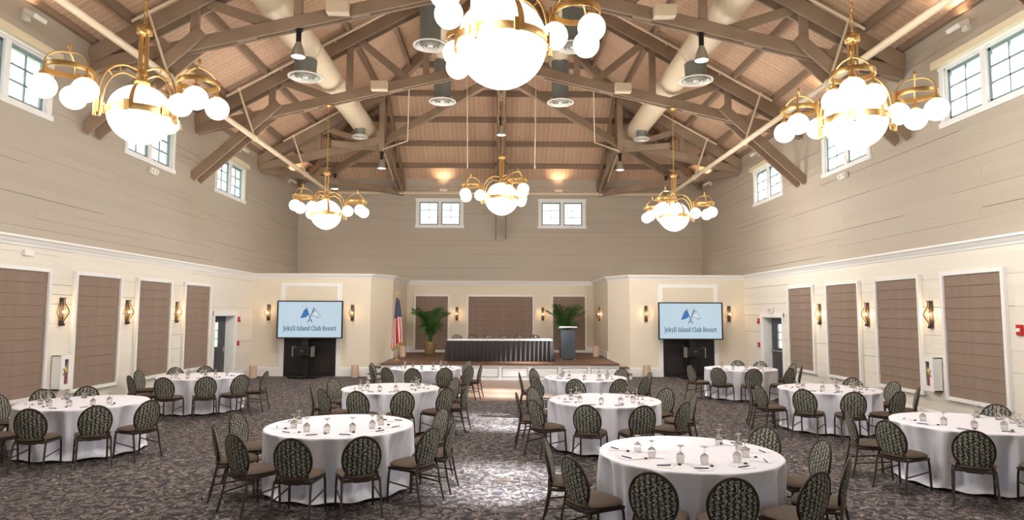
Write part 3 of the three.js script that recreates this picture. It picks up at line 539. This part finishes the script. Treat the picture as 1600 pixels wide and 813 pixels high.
// ------------------------------------------------------------------ small wall fittings
for (const [s, w, z] of [[-1, 'left', -13.05], [1, 'right', -12.95]]) {
  const o = thing('extinguisher_cabinet', `white fire extinguisher cabinet on the ${w} wall below a sconce`, 'cabinet', [s * W, 0.7, z], -s * Math.PI / 2, 'extinguisher cabinets');
  mesh('body', [bx(-0.17, 0.17, 0, 0.02, 0, 0.17), bx(-0.17, 0.17, 0.64, 0.66, 0, 0.17), bx(-0.17, -0.15, 0, 0.66, 0, 0.17), bx(0.15, 0.17, 0, 0.66, 0, 0.17), bx(-0.17, 0.17, 0, 0.66, 0, 0.012)], M.white, o);
  const d = mesh('door', [bx(-0.17, -0.06, 0, 0.66, 0.17, 0.19), bx(0.06, 0.17, 0, 0.66, 0.17, 0.19), bx(-0.06, 0.06, 0, 0.1, 0.17, 0.19), bx(-0.06, 0.06, 0.58, 0.66, 0.17, 0.19)], M.white, o);
  mesh('pane', new THREE.PlaneGeometry(0.12, 0.48).translate(0, 0.34, 0.18), M.glass, d);
  mesh('handle', tube([V(-0.1 * s * -1, 0.28, 0.19), V(-0.11 * s * -1, 0.31, 0.22), V(-0.1 * s * -1, 0.37, 0.22), V(-0.1 * s * -1, 0.4, 0.19)], 0.007, 10, 6), M.black, d);
  const e = thing('fire_extinguisher', `red fire extinguisher with yellow tag in the ${w} wall cabinet`, 'extinguisher', [s * (W - 0.09), 0.72, z], -s * Math.PI / 2, 'fire extinguishers');
  mesh('cylinder', lathe([[0, 0], [0.065, 0.005], [0.07, 0.03], [0.07, 0.34], [0.045, 0.4], [0.025, 0.43], [0, 0.43]], 20), M.red, e); mesh('valve', [cyl(0.025, 0.025, 0.06, 0, 0.46, 0, 12), box(0.03, 0.02, 0.1, 0, 0.5, 0.02)], M.black, e); mesh('inspection_tag', box(0.07, 0.12, 0.002).rotateZ(0.5).translate(0, 0.36, 0.074), M.yellow, e);
}
for (const [s, w] of [[-1, 'left'], [1, 'right']]) {
  const a = thing('fire_alarm', `red alarm strobe beside the ${w} door, upper of two`, 'fire alarm', [s * W, 1.97, -21.85], -s * Math.PI / 2, 'fire alarms'); mesh('plate', rbox(0.13, 0.17, 0.05, 0.01, 0, 0, 0.025), M.red, a); mesh('strobe', rbox(0.06, 0.05, 0.03, 0.01, 0, 0.02, 0.055), M.fitting, a);
  const b = thing('fire_alarm', `red pull station beside the ${w} door, lower of two`, 'fire alarm', [s * W, 1.19, -21.85], -s * Math.PI / 2, 'fire alarms'); mesh('plate', rbox(0.11, 0.15, 0.05, 0.01, 0, 0, 0.025), M.red, b); mesh('pull_bar', rbox(0.08, 0.02, 0.03, 0.006, 0, -0.01, 0.055), M.fitting, b);
}
{ const a = thing('fire_alarm', 'red alarm strobe near the right edge beyond the last brown panel', 'fire alarm', [W, 1.95, -10.78], -Math.PI / 2, 'fire alarms'); mesh('plate', rbox(0.12, 0.18, 0.05, 0.01, 0, 0, 0.025), M.red, a); mesh('strobe', rbox(0.07, 0.06, 0.03, 0.01, 0, 0, 0.055), M.fitting, a); }
solo('access_box', 'small white box high on the left wall under the crown', 'wall box', rbox(0.06, 0.11, 0.24, 0.012, -W + 0.03, 3.27, -12.05), M.fitting);
solo('wall_plate_blank', 'blank cream cover plate on right wall above the cabinet', 'cover plate', rbox(0.012, 0.2, 0.26, 0.004, W - 0.006, 1.63, -12.86), M.lower[1]);
{
  const e = thing('exit_sign', 'illuminated red EXIT sign over the right side door', 'exit sign', [W, 2.33, -20.8], -Math.PI / 2);
  mesh('housing', rbox(0.34, 0.2, 0.05, 0.01, 0, 0, 0.05), M.fitting, e);
  const t = canvasTex(256, 150, (x, w, h) => { x.fillStyle = '#f6ecea'; x.fillRect(0, 0, w, h); x.fillStyle = '#d8202c'; x.font = 'bold 100px sans-serif'; x.textAlign = 'center'; x.textBaseline = 'middle'; x.fillText('EXIT', w / 2, h / 2 + 4); });
  mesh('sign_face', new THREE.PlaneGeometry(0.32, 0.18).translate(0, 0, 0.077), std(0x111111, 0.5, { emissive: 0xffffff, emissiveMap: t, emissiveIntensity: 0.8 }), e);
}

// ------------------------------------------------------------------ screens on stands
const logoTex = canvasTex(1024, 576, (x, w, h) => {
  const g = '#cfe6f4'; x.fillStyle = g; x.fillRect(0, 0, w, h);
  x.lineCap = 'round'; x.lineJoin = 'round';
  const navy = '#1f4a78';
  // crossed staffs
  x.strokeStyle = '#2c5f94'; x.lineWidth = 11;
  for (const s of [-1, 1]) { x.beginPath(); x.moveTo(512 + s * 62, 92); x.quadraticCurveTo(512 + s * 22, 210, 512 - s * 22, 318); x.stroke(); }
  // filled flag, left
  x.fillStyle = '#2f7cc4'; x.beginPath(); x.moveTo(456, 120); x.bezierCurveTo(420, 110, 408, 150, 396, 178); x.bezierCurveTo(384, 210, 372, 236, 358, 262); x.bezierCurveTo(392, 268, 424, 248, 446, 246); x.bezierCurveTo(464, 232, 474, 214, 486, 210); x.closePath(); x.fill();
  x.strokeStyle = navy; x.lineWidth = 5; x.stroke();
  // outlined flag, right
  x.fillStyle = '#e6f2f9'; x.beginPath(); x.moveTo(568, 120); x.bezierCurveTo(612, 118, 628, 150, 634, 176); x.bezierCurveTo(642, 206, 662, 228, 684, 246); x.bezierCurveTo(668, 270, 640, 262, 622, 248); x.bezierCurveTo(596, 230, 570, 228, 544, 214); x.closePath(); x.fill(); x.stroke();
  x.lineWidth = 9; x.beginPath(); x.moveTo(566, 132); x.lineTo(604, 138); x.moveTo(560, 160); x.lineTo(600, 164); x.stroke();
  x.beginPath(); x.arc(630, 246, 9, 0, 7); x.fillStyle = navy; x.fill();
  x.lineWidth = 6; for (const s of [-1, 1]) { x.beginPath(); x.moveTo(512 + s * 8, 292); x.quadraticCurveTo(512 + s * 40, 300, 512 + s * 34, 344); x.stroke(); }
  x.fillStyle = navy; x.font = 'bold 92px serif'; x.textAlign = 'center'; x.textBaseline = 'alphabetic'; x.save(); x.translate(512, 468); const tw = x.measureText('Jekyll Island Club Resort').width; x.scale(860 / tw, 1.12); x.fillText('Jekyll Island Club Resort', 0, 0); x.restore();
});
const screenMat = new THREE.MeshPhysicalMaterial({ color: 0x080808, roughness: 0.18, emissive: 0xffffff, emissiveMap: logoTex, emissiveIntensity: 0.92 });
for (const [s, w, cx, cy] of [[-1, 'left', -6.47, 1.965], [1, 'right', 6.52, 1.955]]) {
  const z = -22.5;
  const st = thing('screen_stand', `black floor stand with equipment shelf under the ${w} screen`, 'stand', [cx - s * 0 + (s < 0 ? -0.17 : 0.1), 0, z - 0.12], 0, 'screen stands');
  mesh('base', [rbox(0.95, 0.05, 0.75, 0.02, 0, 0.05, 0), rbox(0.3, 0.03, 0.5, 0.01, 0, 0.03, 0.3)], M.black, st); mesh('column', rbox(0.2, 1.9, 0.1, 0.02, 0, 1.0, -0.02), M.black, st);
  const sh = mesh('shelf', rbox(0.6, 0.3, 0.32, 0.02, 0, 0.89, 0.2), M.black, st);
  mesh('shelf_end', [rbox(0.025, 0.34, 0.36, 0.005, -0.32, 0.89, 0.2), rbox(0.025, 0.34, 0.36, 0.005, 0.32, 0.89, 0.2)], M.silver, sh);
  mesh('lettering', new THREE.PlaneGeometry(0.34, 0.1).translate(0.0, 0.9, 0.362), std(0x050505, 0.4, { map: canvasTex(128, 40, (x, a, b) => { x.fillStyle = '#141214'; x.fillRect(0, 0, a, b); x.fillStyle = '#d8dcdf'; x.font = 'bold 18px sans-serif'; x.textAlign = 'center'; x.fillText('••••• ', a / 2, 16); x.font = '9px sans-serif'; x.fillText('•••• ••••', a / 2, 32); }), color: 0xffffff }), sh);
  const tv = thing('television', `large flat screen showing crossed flags logo, on the ${w} of the stage`, 'television', [cx, cy, z], 0, 'screens beside the stage');
  mesh('bezel', [bx(-1.11, 1.11, 0.6, 0.64, -0.04, 0.035), bx(-1.11, 1.11, -0.64, -0.6, -0.04, 0.035), bx(-1.11, -1.068, -0.6, 0.6, -0.04, 0.035), bx(1.068, 1.11, -0.6, 0.6, -0.04, 0.035), bx(-1.1, 1.1, -0.63, 0.63, -0.06, -0.01)], M.black, tv);
  mesh('screen', new THREE.PlaneGeometry(2.136, 1.2).translate(0, 0.002, 0.012), screenMat, tv);
}

// ------------------------------------------------------------------ stage furniture
{
  const t = thing('head_table', 'long head table on the stage under cloth and skirt', 'table', [-0.02, 0.55, -23.12]);
  mesh('table_top', bx(-1.78, 1.78, 0.66, 0.69, -0.37, 0.37), M.board, t); for (const x of [-1.6, 0, 1.6]) for (const z of [-0.3, 0.3]) mesh('leg', rod(V(x, 0, z), V(x, 0.66, z), 0.018), M.bronze, t);
  const c = solo('tablecloth', 'white cloth covering the long stage table', 'tablecloth', rbox(3.62, 0.05, 0.8, 0.012, -0.02, 1.27, -23.12), M.cloth);
  // pleated skirt on front and both sides
  const per = []; const n = 560, hw = 1.82, hd = 0.4, L = 2 * hw + 4 * hd;
  for (let i = 0; i <= n; i++) { const s = i / n * L; let x, z, nx, nz; if (s < 2 * hd) { x = -hw; z = -hd + s; nx = -1; nz = 0; } else if (s < 2 * hd + 2 * hw) { x = -hw + s - 2 * hd; z = hd; nx = 0; nz = 1; } else { x = hw; z = hd - (s - 2 * hd - 2 * hw); nx = 1; nz = 0; } per.push([x, z, nx, nz, s]); }
  const pos = [], idx = []; const rows = 8;
  for (let j = 0; j <= rows; j++) { const f = j / rows, y = 1.26 - f * 0.69; for (const [x, z, nx, nz, s] of per) { const ph = s * 2 * Math.PI / 0.155 + 1.3 * Math.sin(s * 3.1); const a = (0.008 + 0.032 * f) * Math.sin(ph) + (0.01 + 0.07 * f) * 0.6; pos.push(x + nx * a, y, z + nz * a); } }
  for (let j = 0; j < rows; j++) for (let i = 0; i < n; i++) { const a = j * (n + 1) + i, b = a + n + 1; idx.push(a, b, b + 1, a, b + 1, a + 1); }
  const g = new THREE.BufferGeometry(); g.setAttribute('position', new THREE.Float32BufferAttribute(pos, 3)); g.setIndex(idx); g.computeVertexNormals(); g.translate(-0.02, 0, -23.12);
  solo('table_skirt', 'black pleated skirt round the long stage table', 'table skirt', g, M.skirt);
}
{
  const p = thing('podium', 'grey-blue podium with a white slanted top on the stage', 'podium', [2.42, 0.55, -23.75], 0);
  mesh('front_panel', rbox(0.52, 1.02, 0.03, 0.008, 0, 0.55, 0.17), M.slate, p); for (const s of [-1, 1]) mesh('side_panel', rbox(0.03, 1.02, 0.34, 0.008, s * 0.245, 0.55, 0), M.slate, p);
  mesh('top', rbox(0.64, 0.035, 0.46, 0.01).rotateX(-0.16).translate(0, 1.13, 0), M.paper, p);
  mesh('side_knob', cyl(0.015, 0.015, 0.06, 0, 0, 0, 10).rotateZ(Math.PI / 2).translate(0.28, 0.7, 0.1), M.silver, p);
  for (const sx of [-1, 1]) for (const sz of [-1, 1]) mesh('foot', [cyl(0.025, 0.03, 0.05, sx * 0.24, 0.025, sz * 0.15, 12)], M.silver, p);
}
// areca palms in textured pots
function palm(x, z, h, spread, seed, label, potName) {
  const r = rngOf(seed);
  const o = thing('potted_palm', label, 'plant', [x, 0.55, z], 0);
  const pot = mesh('pot', lathe([[0, 0], [0.16, 0], [0.19, 0.03], [0.235, 0.25], [0.25, 0.45], [0.26, 0.52], [0.235, 0.52], [0.22, 0.46], [0, 0.46]], 32), std(S(150, 124, 88), 0.45, { metalness: 0.35 }), o);
  for (let k = 0; k < 7; k++) mesh('pot_rib', new THREE.TorusGeometry(0.19 + 0.012 * k - (k > 4 ? 0.006 * (k - 4) : 0), 0.012, 6, 32).rotateX(Math.PI / 2).translate(0, 0.06 + 0.065 * k, 0), pot.material, pot);
  const leafMats = [std(S(52, 92, 34), 0.5), std(S(70, 116, 44), 0.5), std(S(38, 74, 30), 0.5)];
  const N = 26;
  for (let k = 0; k < N; k++) {
    const az = k * 2.4 + r() * 0.5, low = k % 4 === 3, out = spread * (low ? 0.75 + 0.25 * r() : 0.3 + 0.6 * r()), up = h * (low ? 0.5 + 0.2 * r() : 0.78 + 0.22 * r()), dx = Math.cos(az), dz = Math.sin(az) * 0.75;
    const c = new THREE.CatmullRomCurve3([V(dx * 0.05, 0.45, dz * 0.05), V(dx * out * 0.25, 0.45 + up * 0.5, dz * out * 0.25), V(dx * out * 0.58, 0.45 + up * 0.86, dz * out * 0.58), V(dx * out, 0.45 + up * (low ? 0.7 : 1.02), dz * out)]);
    const stem = new THREE.TubeGeometry(c, 14, 0.007, 5), pos = [...(stem.toNonIndexed().attributes.position.array)];
    for (let i = 8; i < 34; i++) for (const s of [-1, 1]) {
      const t = i / 34, p = c.getPoint(t), T = c.getTangent(t), side = V(0, 1, 0).cross(T).normalize().multiplyScalar(s), len = 0.3 * Math.sin(Math.PI * (0.15 + 0.8 * (t - 0.2))) * (0.85 + 0.3 * r()) + 0.05;
      const d = side.clone().multiplyScalar(0.8).add(T.clone().multiplyScalar(0.65)).add(V(0, -0.1 - 0.25 * r(), 0)).normalize(), mid = p.clone().addScaledVector(d, len * 0.5).add(V(0, 0.015, 0)), tip = p.clone().addScaledVector(d, len).add(V(0, -0.05, 0)), wv = T.clone().multiplyScalar(0.012);
      const q = [p, mid.clone().add(wv), mid.clone().sub(wv), tip]; for (const a of [q[0], q[1], q[2], q[1], q[3], q[2]]) pos.push(a.x, a.y, a.z);
    }
    const g = new THREE.BufferGeometry(); g.setAttribute('position', new THREE.Float32BufferAttribute(pos, 3)); g.computeVertexNormals();
    mesh('frond', g, leafMats[k % 3], o);
  }
}
palm(-2.78, -26.2, 1.42, 0.85, 5, 'areca palm in a ribbed gold pot left of the head table');
palm(2.55, -26.3, 1.55, 0.95, 9, 'areca palm behind the podium');
// flag on a stand
{
  const f = thing('flag_pole', 'brass-footed wooden flag pole at the left end of the stage', 'flag pole', [-3.55, 0.55, -22.75]);
  mesh('base', lathe([[0, 0.09], [0.03, 0.09], [0.035, 0.06], [0.09, 0.045], [0.15, 0.025], [0.16, 0], [0, 0]], 28), M.brass, f);
  mesh('pole', cyl(0.014, 0.014, 2.2, 0, 1.15, 0, 12), std(S(196, 160, 104), 0.5), f);
  mesh('eagle', [sph(0.03, 0, 2.27, 0, 12, 8), box(0.16, 0.02, 0.03, 0, 2.33, 0), rod(V(0, 2.25, 0), V(0, 2.37, 0), 0.014)], M.brass, f);
  const flagTex = canvasTex(512, 270, (x, w, h) => {
    for (let i = 0; i < 13; i++) { x.fillStyle = i & 1 ? '#efe9e6' : '#a3101f'; x.fillRect(0, i * h / 13, w, h / 13 + 1); }
    x.fillStyle = '#23284a'; x.fillRect(0, 0, w * 0.42, h * 7 / 13); x.fillStyle = '#f2f0ee';
    for (let r = 0; r < 9; r++) for (let c = 0; c < (r & 1 ? 5 : 6); c++) { const cx = 12 + (c * 2 + (r & 1)) * 18.2, cy = 10 + r * 15.4; x.beginPath(); for (let k = 0; k < 10; k++) { const a = -Math.PI / 2 + k * Math.PI / 5, q = k & 1 ? 2.6 : 6.4; x.lineTo(cx + q * Math.cos(a), cy + q * Math.sin(a)); } x.fill(); }
  });
  const nu = 40, nv = 36, pos = [], uv = [], idx = [];
  for (let j = 0; j <= nv; j++) for (let i = 0; i <= nu; i++) { // t runs down the fly, s across the folds
    const s = i / nu, t = j / nv, wd = 0.08 + 0.24 * t ** 0.8, ph = s * Math.PI * 5 + 0.8 * t;
    pos.push(0.01 + (s - 0.46) * wd * 1.35 + 0.03 * Math.sin(ph * 0.5 + t * 3) * t, 2.2 - 0.1 * s * (1 - t) - t * (1.62 + 0.12 * Math.sin(s * 5 + 1)), 0.05 + 0.05 * Math.sin(ph) * (0.35 + 0.65 * t)); uv.push(t, 1 - 0.5 * Math.abs(2 * s - 0.9) / 1.1);
  }
  for (let j = 0; j < nv; j++) for (let i = 0; i < nu; i++) { const a = j * (nu + 1) + i, b = a + nu + 1; idx.push(a, b, b + 1, a, b + 1, a + 1); }
  const g = new THREE.BufferGeometry(); g.setAttribute('position', new THREE.Float32BufferAttribute(pos, 3)); g.setAttribute('uv', new THREE.Float32BufferAttribute(uv, 2)); g.setIndex(idx); g.computeVertexNormals();
  const fl = thing('national_flag', 'draped red white and blue flag with gold fringe', 'flag', [-3.55, 0.55, -22.75]);
  mesh('cloth', g, std(0xffffff, 0.75, { map: flagTex, side: THREE.DoubleSide }), fl);
  const fr = []; for (let i = 0; i < nu; i++) { const k = nv * (nu + 1) + i, a = V(...pos.slice(3 * k, 3 * k + 3)), b = V(...pos.slice(3 * k + 3, 3 * k + 6)); fr.push(rod(a.clone().add(V(0, -0.025, 0)), b.clone().add(V(0, -0.025, 0)), 0.022, 6)); }
  mesh('fringe', fr, std(S(206, 160, 60), 0.7), fl);
}
// round tan uplight cans standing on the floor and the stage
for (const [x, y, z, l] of [[-8.3, 0, -22.4, 'tan round canister light in the corner by the left door'], [-4.98, 0, -22.8, 'tan round canister light between the left screen and the stage'], [5.07, 0, -22.85, 'tan round canister light between the stage and the right screen'], [-3.68, 0.55, -25.0, 'tan round canister light on the stage behind the flag'], [3.66, 0.55, -25.2, 'tan round canister light at the right end of the stage']]) {
  const c = thing('canister_light', l, 'canister light', [x, y, z], 0, 'tan canister lights'); mesh('body', lathe([[0, 0], [0.12, 0], [0.125, 0.01], [0.125, 0.41], [0.115, 0.42], [0.11, 0.4], [0, 0.39]], 28), M.tan, c); mesh('lamp_lens', cyl(0.1, 0.1, 0.01, 0, 0.4, 0, 20), M.black, c); mesh('cord', rod(V(0.1, 0.01, 0.1), V(0.3, 0.01, 0.14), 0.006), M.black, c);
}

// ------------------------------------------------------------------ chairs: seat faces -z, back at +z
function makeChair() {
  const o = new THREE.Group();
  const lean = 0.2, up = (g) => g.rotateX(lean).translate(0, 0.628, 0.215);
  mesh('backrest', up(pad(0.2, 0.238, 2, 0.035, 0.012, 0.55)), M.scroll, o);
  const e = []; for (let k = 0; k < 36; k++) { const t = k / 36 * 2 * Math.PI, x = 0.203 * Math.cos(t); e.push(V(x, 0.241 * Math.sin(t), -0.55 * x * x)); }
  mesh('back_rim', up(tube(e, 0.0145, 48, 6, true)), M.rim, o);
  mesh('seat', pad(0.225, 0.235, 3.4, 0.055, 0.018, 0, 6, 32, 0.06).rotateX(-Math.PI / 2).translate(0, 0.435, -0.02), M.seat, o);
  mesh('seat_frame', [rbox(0.42, 0.03, 0.03, 0.006, 0, 0.395, -0.21), rbox(0.4, 0.03, 0.03, 0.006, 0, 0.395, 0.19), rbox(0.03, 0.03, 0.4, 0.006, -0.2, 0.395, -0.01), rbox(0.03, 0.03, 0.4, 0.006, 0.2, 0.395, -0.01)], M.bronze, o);
  mesh('back_bracket', [rbox(0.17, 0.1, 0.02, 0.006, 0, 0.42, 0.19), rod(V(-0.19, 0.4, 0.19), V(-0.16, 0.5, 0.195), 0.012), rod(V(0.19, 0.4, 0.19), V(0.16, 0.5, 0.195), 0.012)], M.bronze, o);
  for (const s of [-1, 1]) {
    mesh('leg', tube([V(s * 0.19, 0.4, -0.17), V(s * 0.2, 0.38, -0.2), V(s * 0.205, 0.3, -0.21), V(s * 0.21, 0, -0.225)], 0.0135, 10, 7), M.bronze, o);
    mesh('leg', tube([V(s * 0.2, 0.41, 0.17), V(s * 0.205, 0.36, 0.195), V(s * 0.21, 0.2, 0.225), V(s * 0.222, 0, 0.275)], 0.0135, 10, 7), M.bronze, o);
    mesh('stretcher', rod(V(s * 0.207, 0.24, -0.213), V(s * 0.212, 0.2, 0.225), 0.009), M.bronze, o);
  }
  return o;
}
const chair0 = makeChair();
function putChair(x, y, z, turn, label, group) { const c = chair0.clone(); c.name = numbered('banquet_chair'); scene.add(c); c.position.set(x, y, z); c.rotation.y = turn; tag(c, label, 'chair', group); }

// ------------------------------------------------------------------ round tables with cloths and settings
function clothGeo(seed) {
  const r = rngOf(seed), seg = 192, pos = [], uv = [], idx = [], ph = [r() * 6, r() * 6, r() * 6], n1 = 11 + Math.floor(r() * 4), n2 = 17 + Math.floor(r() * 5);
  const prof = [[0.0, 0.765], [0.5, 0.765], [0.88, 0.765], [0.918, 0.762], [0.93, 0.752], [0.934, 0.73]]; for (let k = 1; k <= 12; k++) prof.push([0.934 - 0.014 * (k / 12), 0.73 - 0.695 * k / 12]);
  prof.forEach(([R, y], j) => { const f = Math.max(0, (0.74 - y) / 0.72); for (let i = 0; i < seg; i++) { const t = i / seg * 2 * Math.PI, w = Math.sin(n1 * t + ph[0] + 0.6 * Math.sin(3 * t + ph[2])) + 0.6 * Math.sin(n2 * t + ph[1]) + 0.4 * Math.sin(31 * t + ph[2] + Math.sin(2 * t)), a = R + (R > 0.92 ? f ** 0.5 * 0.085 * (w - 1.3) : 0), yy = y + (j === prof.length - 1 ? 0.012 * Math.sin(n1 * t + ph[1]) : 0); pos.push(a * Math.cos(t), yy, a * Math.sin(t)); uv.push(a * Math.cos(t), a * Math.sin(t)); } });
  for (let j = 0; j < prof.length - 1; j++) for (let i = 0; i < seg; i++) { const a = j * seg + i, b = j * seg + (i + 1) % seg, c = a + seg, d = b + seg; idx.push(a, d, c, a, b, d); }
  const g = new THREE.BufferGeometry(); g.setAttribute('position', new THREE.Float32BufferAttribute(pos, 3)); g.setAttribute('uv', new THREE.Float32BufferAttribute(uv, 2)); g.setIndex(idx); g.computeVertexNormals(); return g;
}
const cloths = [1, 2, 3, 4].map((s) => clothGeo(s * 31));
const tableTop = cyl(0.87, 0.87, 0.03, 0, 0.745, 0, 64), tableLeg = rod(V(0.42, 0, 0.3), V(0.38, 0.73, 0.26), 0.016);
const gobletGeo = lathe([[0, 0.092], [0.016, 0.09], [0.031, 0.078], [0.0365, 0.058], [0.033, 0.03], [0.0285, 0], [0.031, 0], [0.0358, 0.03], [0.0395, 0.06], [0.034, 0.084], [0.014, 0.1], [0.0065, 0.108], [0.0055, 0.15], [0.012, 0.158], [0.036, 0.164], [0.036, 0.167], [0, 0.168]], 24);
const penGeo = merge([rod(V(-0.07, 0.006, 0), V(0.055, 0.006, 0), 0.0055, 8), new THREE.ConeGeometry(0.0055, 0.015, 8).rotateZ(-Math.PI / 2).translate(0.062, 0.006, 0)]);
const padGeo = box(0.14, 0.004, 0.2, 0, 0.002, 0), mintGeo = new THREE.SphereGeometry(0.018, 12, 8).scale(1, 0.5, 1).translate(0, 0.009, 0);
const ORD = ['first', 'second', 'third', 'fourth', 'fifth', 'sixth', 'seventh', 'eighth'];
const TABLES = [ // centre x, z, where, chair angles (degrees from +x towards the camera), from the left end round the near side
  [1.97, -6.94, 'front table right of the aisle', [186, 152, 118, 92, 60, 30, -5, -38]],
  [1.75, -11.1, 'middle table right of the aisle', [217, 184, 146, 109, 77, 45, 5, -32]],
  [1.92, -14.93, 'rear table right of the aisle', [221, 183, 141, 105, 69, 39, -5, -46]],
  [-2.05, -8.6, 'front table left of the aisle', [193, 158, 126, 96, 67, 33, 8, -31]],
  [-2.1, -12.8, 'middle table left of the aisle', [209, 171, 134, 103, 73, 39, 10, -38]],
  [-1.96, -17.5, 'rear table left of the aisle', [189, 155, 124, 96, 65, 37, 10, -44]],
  [6.28, -8.84, 'front table by the right wall', [192, 160, 124, 88, 50, 14, -14, -40]],
  [6.38, -12.8, 'middle table by the right wall', [199, 170, 132, 101, 68, 30, -11, -45]],
  [6.38, -17.5, 'rear table by the right wall', [166, 131, 98, 58, 26, -6, -48, -72]],
  [-6.65, -10.75, 'front table by the left wall', [240, 214, 185, 150, 116, 83, 52, 23]],
  [-6.78, -15.15, 'rear table by the left wall', [249, 223, 184, 131, 94, 62, 34, 2]],
];
TABLES.forEach(([cx, cz, where, angs], ti) => {
  const r = rngOf(300 + ti);
  const t = thing('round_table', `round folding table hidden under cloth, ${where}`, 'table', [cx, 0, cz], 0, 'round banquet tables');
  mesh('table_top', tableTop, M.board, t); for (let k = 0; k < 4; k++) { const l = mesh('leg', tableLeg, M.bronze, t); l.rotation.y = k * Math.PI / 2; }
  const c = solo('tablecloth', `white floor-length cloth on the ${where}`, 'tablecloth', cloths[ti % 4], M.cloth, 'white round tablecloths'); c.position.set(cx, 0, cz); c.rotation.y = ti * 1.3;
  angs.forEach((deg, k) => {
    const a = deg * Math.PI / 180, ux = Math.cos(a), uz = Math.sin(a), face = Math.PI / 2 - a, D = 1.24 + 0.03 * (r() - 0.5);
    const who = `${ORD[k]} from left round the ${where}`, hidden = ti === 6 && k > 3 && k < 7;   // three seats of that table lie outside the picture
    if (!hidden) putChair(cx + ux * D, 0, cz + uz * D, face + 0.12 * (r() - 0.5), `oval-back scroll-patterned chair, ${ti === 6 && k === 7 ? 'fifth from left round the ' + where : who}`, 'oval-back chairs at the round tables');
    const put = (name, g, m, rad, off, turn, label, cat, group) => { const o = solo(name, label, cat, g, m, group); o.position.set(cx + ux * rad - uz * off, 0.7655, cz + uz * rad + ux * off); o.rotation.y = turn; };
    const j = r() * 0.06;
    put('notepad', padGeo, M.paper, 0.73, 0.05, face + 0.15 * (r() - 0.5), `white notepad, ${who}`, 'notepad', 'notepads on the round tables');
    put('goblet', gobletGeo, M.goblet, 0.58 - j, -0.06 + 0.06 * r(), 0, `upturned stemmed glass, ${who}`, 'glass', 'upturned glasses on the round tables');
    const pn = solo('pen', `navy pen, ${who}`, 'pen', penGeo, M.pen, 'pens on the round tables'); pn.position.set(cx + ux * 0.76 - uz * 0.07, 0.7698, cz + uz * 0.76 + ux * 0.07); pn.rotation.y = face + (r() - 0.5) * 1.2;
    put('mint', mintGeo, M.mint, 0.61 - j + 0.07, -0.05, 0, `small dark brown mint, ${who}`, 'mint', 'mints on the round tables');
  });
});
for (let k = 0; k < 6; k++) {
  const x = -1.57 + 0.565 * k;
  putChair(x, 0.55, -23.85, Math.PI, `oval-back chair behind the stage table, ${ORD[k]} from the left`, 'chairs behind the stage table');
  const o = solo('goblet', `upturned stemmed glass on the stage table, ${ORD[k]} from the left`, 'glass', gobletGeo, M.goblet, 'upturned glasses on the stage table'); o.position.set(x - 0.02, 1.2955, -23.12);
}

scene.traverse((o) => { if (o.isMesh) { o.castShadow = true; o.receiveShadow = true; } if (o.isLight) o.castShadow = true; });
renderer.render(scene, camera);
